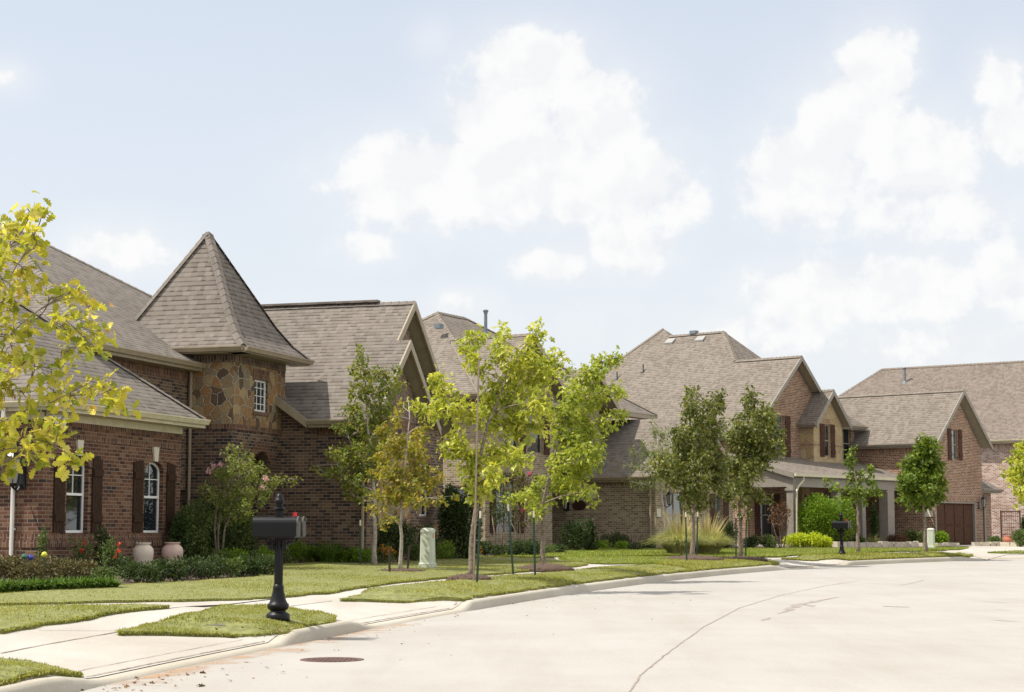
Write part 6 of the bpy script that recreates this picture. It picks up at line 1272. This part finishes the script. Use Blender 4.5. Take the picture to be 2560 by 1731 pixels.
for x in np.arange(-.36, .4, .1): P0.box((x - .009, -.009, .3), (x + .009, .009, 1.6))
for z in np.arange(.36, 1.62, .17): P0.box((-.42, -.018, z - .009), (.42, -.010, z + .009))
P0.box((-.44, -.025, 1.60), (.44, .025, 1.66)); P0.build('lattice', M['trelliswood'], e)
b = G(2520, 1366, False); k = b.y / FPX; m = MB(); r = 13 * k; H = 26 * k; m.lathe([(.5 * r, 0), (.85 * r, .3 * H), (r, .6 * H), (.8 * r, .85 * H), (.7 * r, .9 * H), (.85 * r, H), (.6 * r, .97 * H)], 20); tag(m.build('urn', M['terra'], None, True, loc=b), 'round terracotta urn in front of the trellis', 'urn')
# manhole cover in the street, meter lid in the grass island
c = hit_plane(830, 1650); zc = SL * c[1]; m = MB(); m.lathe([(.345, -.02), (.345, .006), (.31, .007), (.305, .003), (.0, .003)][:4] + [(.29, .004)], 40); cov = m.build('manhole_cover', M['rust'] if 'rust' in M else simple('rusty cast iron', (.10, .055, .04), .8, var=.4, scale=14), None, loc=(c[0], c[1], zc)); tag(cov, 'rusty round manhole cover in the pale street', 'manhole cover')
mm = MB()
for i in range(-5, 6):
    for j in range(-5, 6):
        if i * i + j * j < 27: mm.box((i * .05 - .014, j * .05 - .014, .003), (i * .05 + .014, j * .05 + .014, .0085))
mm.build('tread_pattern', cov.data.materials[0], cov)
b = G(530, 1557); b.z -= .03; m = MB(); m.box((-.2, -.11, -.03), (.2, .11, .006)); m.box((-.16, -.08, .006), (.16, .08, .012)); tag(m.build('meter_lid', simple('grey meter lid', (.16, .15, .13), .8), None, loc=b), 'grey meter lid sunk in the grass island left of the mailbox', 'meter lid').rotation_euler = (0, 0, R(-12))
# dry leaves and silt in the gutter
M['deadleaf'] = leaf_mat('dry leaves', [(0, (.12, .06, .03)), (.5, (.22, .13, .07)), (1, (.34, .24, .14))], .1, .8)
rng = np.random.default_rng(77); P = []
for (zx, zy, n, sp) in ((650,640,5,.06),(715,640,8,.09),(920,585,9,.09),(895,608,4,.05),(1085,553,12,.13),(1040,632,1,.01),(1190,624,2,.03),(1500,478,1,.01),(1600,512,1,.01),(1690,543,1,.01),(2052,405,2,.02),(1380,525,1,.01),(1840,408,1,.01),(1560,575,1,.01),(2212,322,1,.01),(1360,592,1,.01)):
    h = hit_plane(zx / 2.4208, 1460 + zy / 2.4208)
    for k in range(n): P.append((h[0] + rng.normal(0, sp * 2), h[1] + rng.normal(0, sp * 2), SL * h[1] + .01))
for (x, y) in ((708,1577),(655,1574),(560,1573),(720,1574),(700,1579)):
    g = G(x, y)
    for k in range(2): P.append((g.x + rng.normal(0, .08), g.y + rng.normal(0, .08), g.z + .02))
for k in range(120):
    t = rng.uniform(kt(330, 1700), kt(1500, 1475)); p = st_xy(-rng.exponential(.6) - .03, t); P.append((p[0], p[1], SL * p[1] + .006))
P = np.array(P); n = len(P); S = np.concatenate([rng.uniform(.035, .07, n - 120), rng.uniform(.012, .04, 120)])
V, T = leaves_arrays('lobed2', P, rng.normal(0, 1, (n, 3)) * np.array([1, 1, .3]), S, rng, 1.0); tag(np_mesh('dry_leaves', V, T, M['deadleaf']), kind='stuff')
m_, t_, b_ = newmat('orange silt'); tcn = nd(t_, 'ShaderNodeTexCoord'); nz_ = nd(t_, 'ShaderNodeTexNoise', Scale=2.2, Detail=7.0, Roughness=.7); t_.links.new(tcn.outputs['Object'], nz_.inputs['Vector'])
b_.inputs['Base Color'].default_value = (.42, .25, .13, 1); b_.inputs['Roughness'].default_value = .95
uvn = nd(t_, 'ShaderNodeUVMap', uv_map='UVMap'); sxy = nd(t_, 'ShaderNodeSeparateXYZ'); t_.links.new(uvn.outputs[0], sxy.inputs[0])
al = mth(t_, 'SUBTRACT', mth(t_, 'MULTIPLY', ramp_node(t_, nz_.outputs['Fac'], [(.35, (0, 0, 0)), (.75, (1, 1, 1))]), 1.3), sxy.outputs[1])
t_.links.new(mth(t_, 'MULTIPLY', al, .8), b_.inputs['Alpha'])
sm = MB()
for t0 in np.arange(kt(330, 1700) - .6, kt(1000, 1560), .4):
    q = [st_xy(-.01, t0), st_xy(-.01, t0 + .4), st_xy(-.75, t0 + .4), st_xy(-.75, t0)]; sm.poly([(x, y, SL * y + .0035) for x, y in q], 0, False, (0, 0, 1), [(t0, .1), (t0 + .4, .1), (t0 + .4, 1), (t0, 1)])
tag(sm.build('silt', m_), kind='structure')
# ------------------------------------------------------------------ more of the planting along the first two houses
for k, (x, yt, yb, hw, mt, lb) in enumerate((
    (0,1392,1462,46,'lf_brown','bronze ground cover cut off by the left edge of the photo'), (70,1402,1470,44,'lf_brown','low bronze ground cover in front of the blue glass ball'), (170,1408,1468,44,'lf_brown','low bronze ground cover in front of the red rose bush'), (258,1412,1468,38,'lf_shrub2','low green shrub in front of the coral rose bush'),
    (150,1398,1440,38,'lf_shrub2','green shrub behind the yellow glass ball'), (60,1405,1440,40,'lf_brown','bronze shrub behind the dark green glass ball'),
    (375,1408,1464,38,'lf_shrub','dark hedge shrub between the two clay jars'), (440,1402,1458,38,'lf_shrub','dark hedge shrub right of the pinkish clay jar'), (505,1400,1452,40,'lf_shrub','dark hedge shrub under the left side of the pink crape myrtle'), (575,1396,1448,38,'lf_shrub2','hedge shrub under the right side of the pink crape myrtle'), (632,1394,1446,34,'lf_shrub','dark hedge shrub touching the near mailbox post'),
    (590,1366,1424,36,'lf_bright','pale leaved shrub midway between crape myrtle and mailbox'), (665,1362,1418,34,'lf_bright','pale leaved shrub just right of the near mailbox post'), (780,1364,1409,30,'lf_bright','low shrub left of the arching strap leaved plant'), (850,1372,1404,28,'lf_bright','bright ground cover right of the arching strap leaved plant'), (915,1372,1400,26,'lf_bright','bright ground cover at the foot of the green maple'),
    (1120,1365,1394,30,'lf_shrub2','low shrub right of the pale green utility box'), (1245,1362,1392,34,'lf_shrub','dark ground cover below the dark multi stemmed tree'), (1365,1362,1388,26,'lf_shrub2','low shrub behind the fresh green oak trunk'), (1475,1358,1380,26,'lf_shrub','dark low shrub left of the light green low shrubs'), (1590,1356,1378,22,'lf_shrub','dark low shrub right of the light green low shrubs'))):
    bush(lb, x, yt, yb, hw, mt, .055, 950, 100 + k)

bush('dark shrub left of the crape myrtle in the corner by the tower', 468, 1238, 1404, 44, 'lf_shrub2', .065, 800, 140, lump=9); bush('dark shrub right of the crape myrtle below the arched tower door', 588, 1228, 1402, 48, 'lf_shrub2', .065, 800, 141, lump=9); bush('dark shrub behind the pale shrubs left of the mailbox', 520, 1320, 1410, 44, 'lf_shrub2', .06, 800, 142)
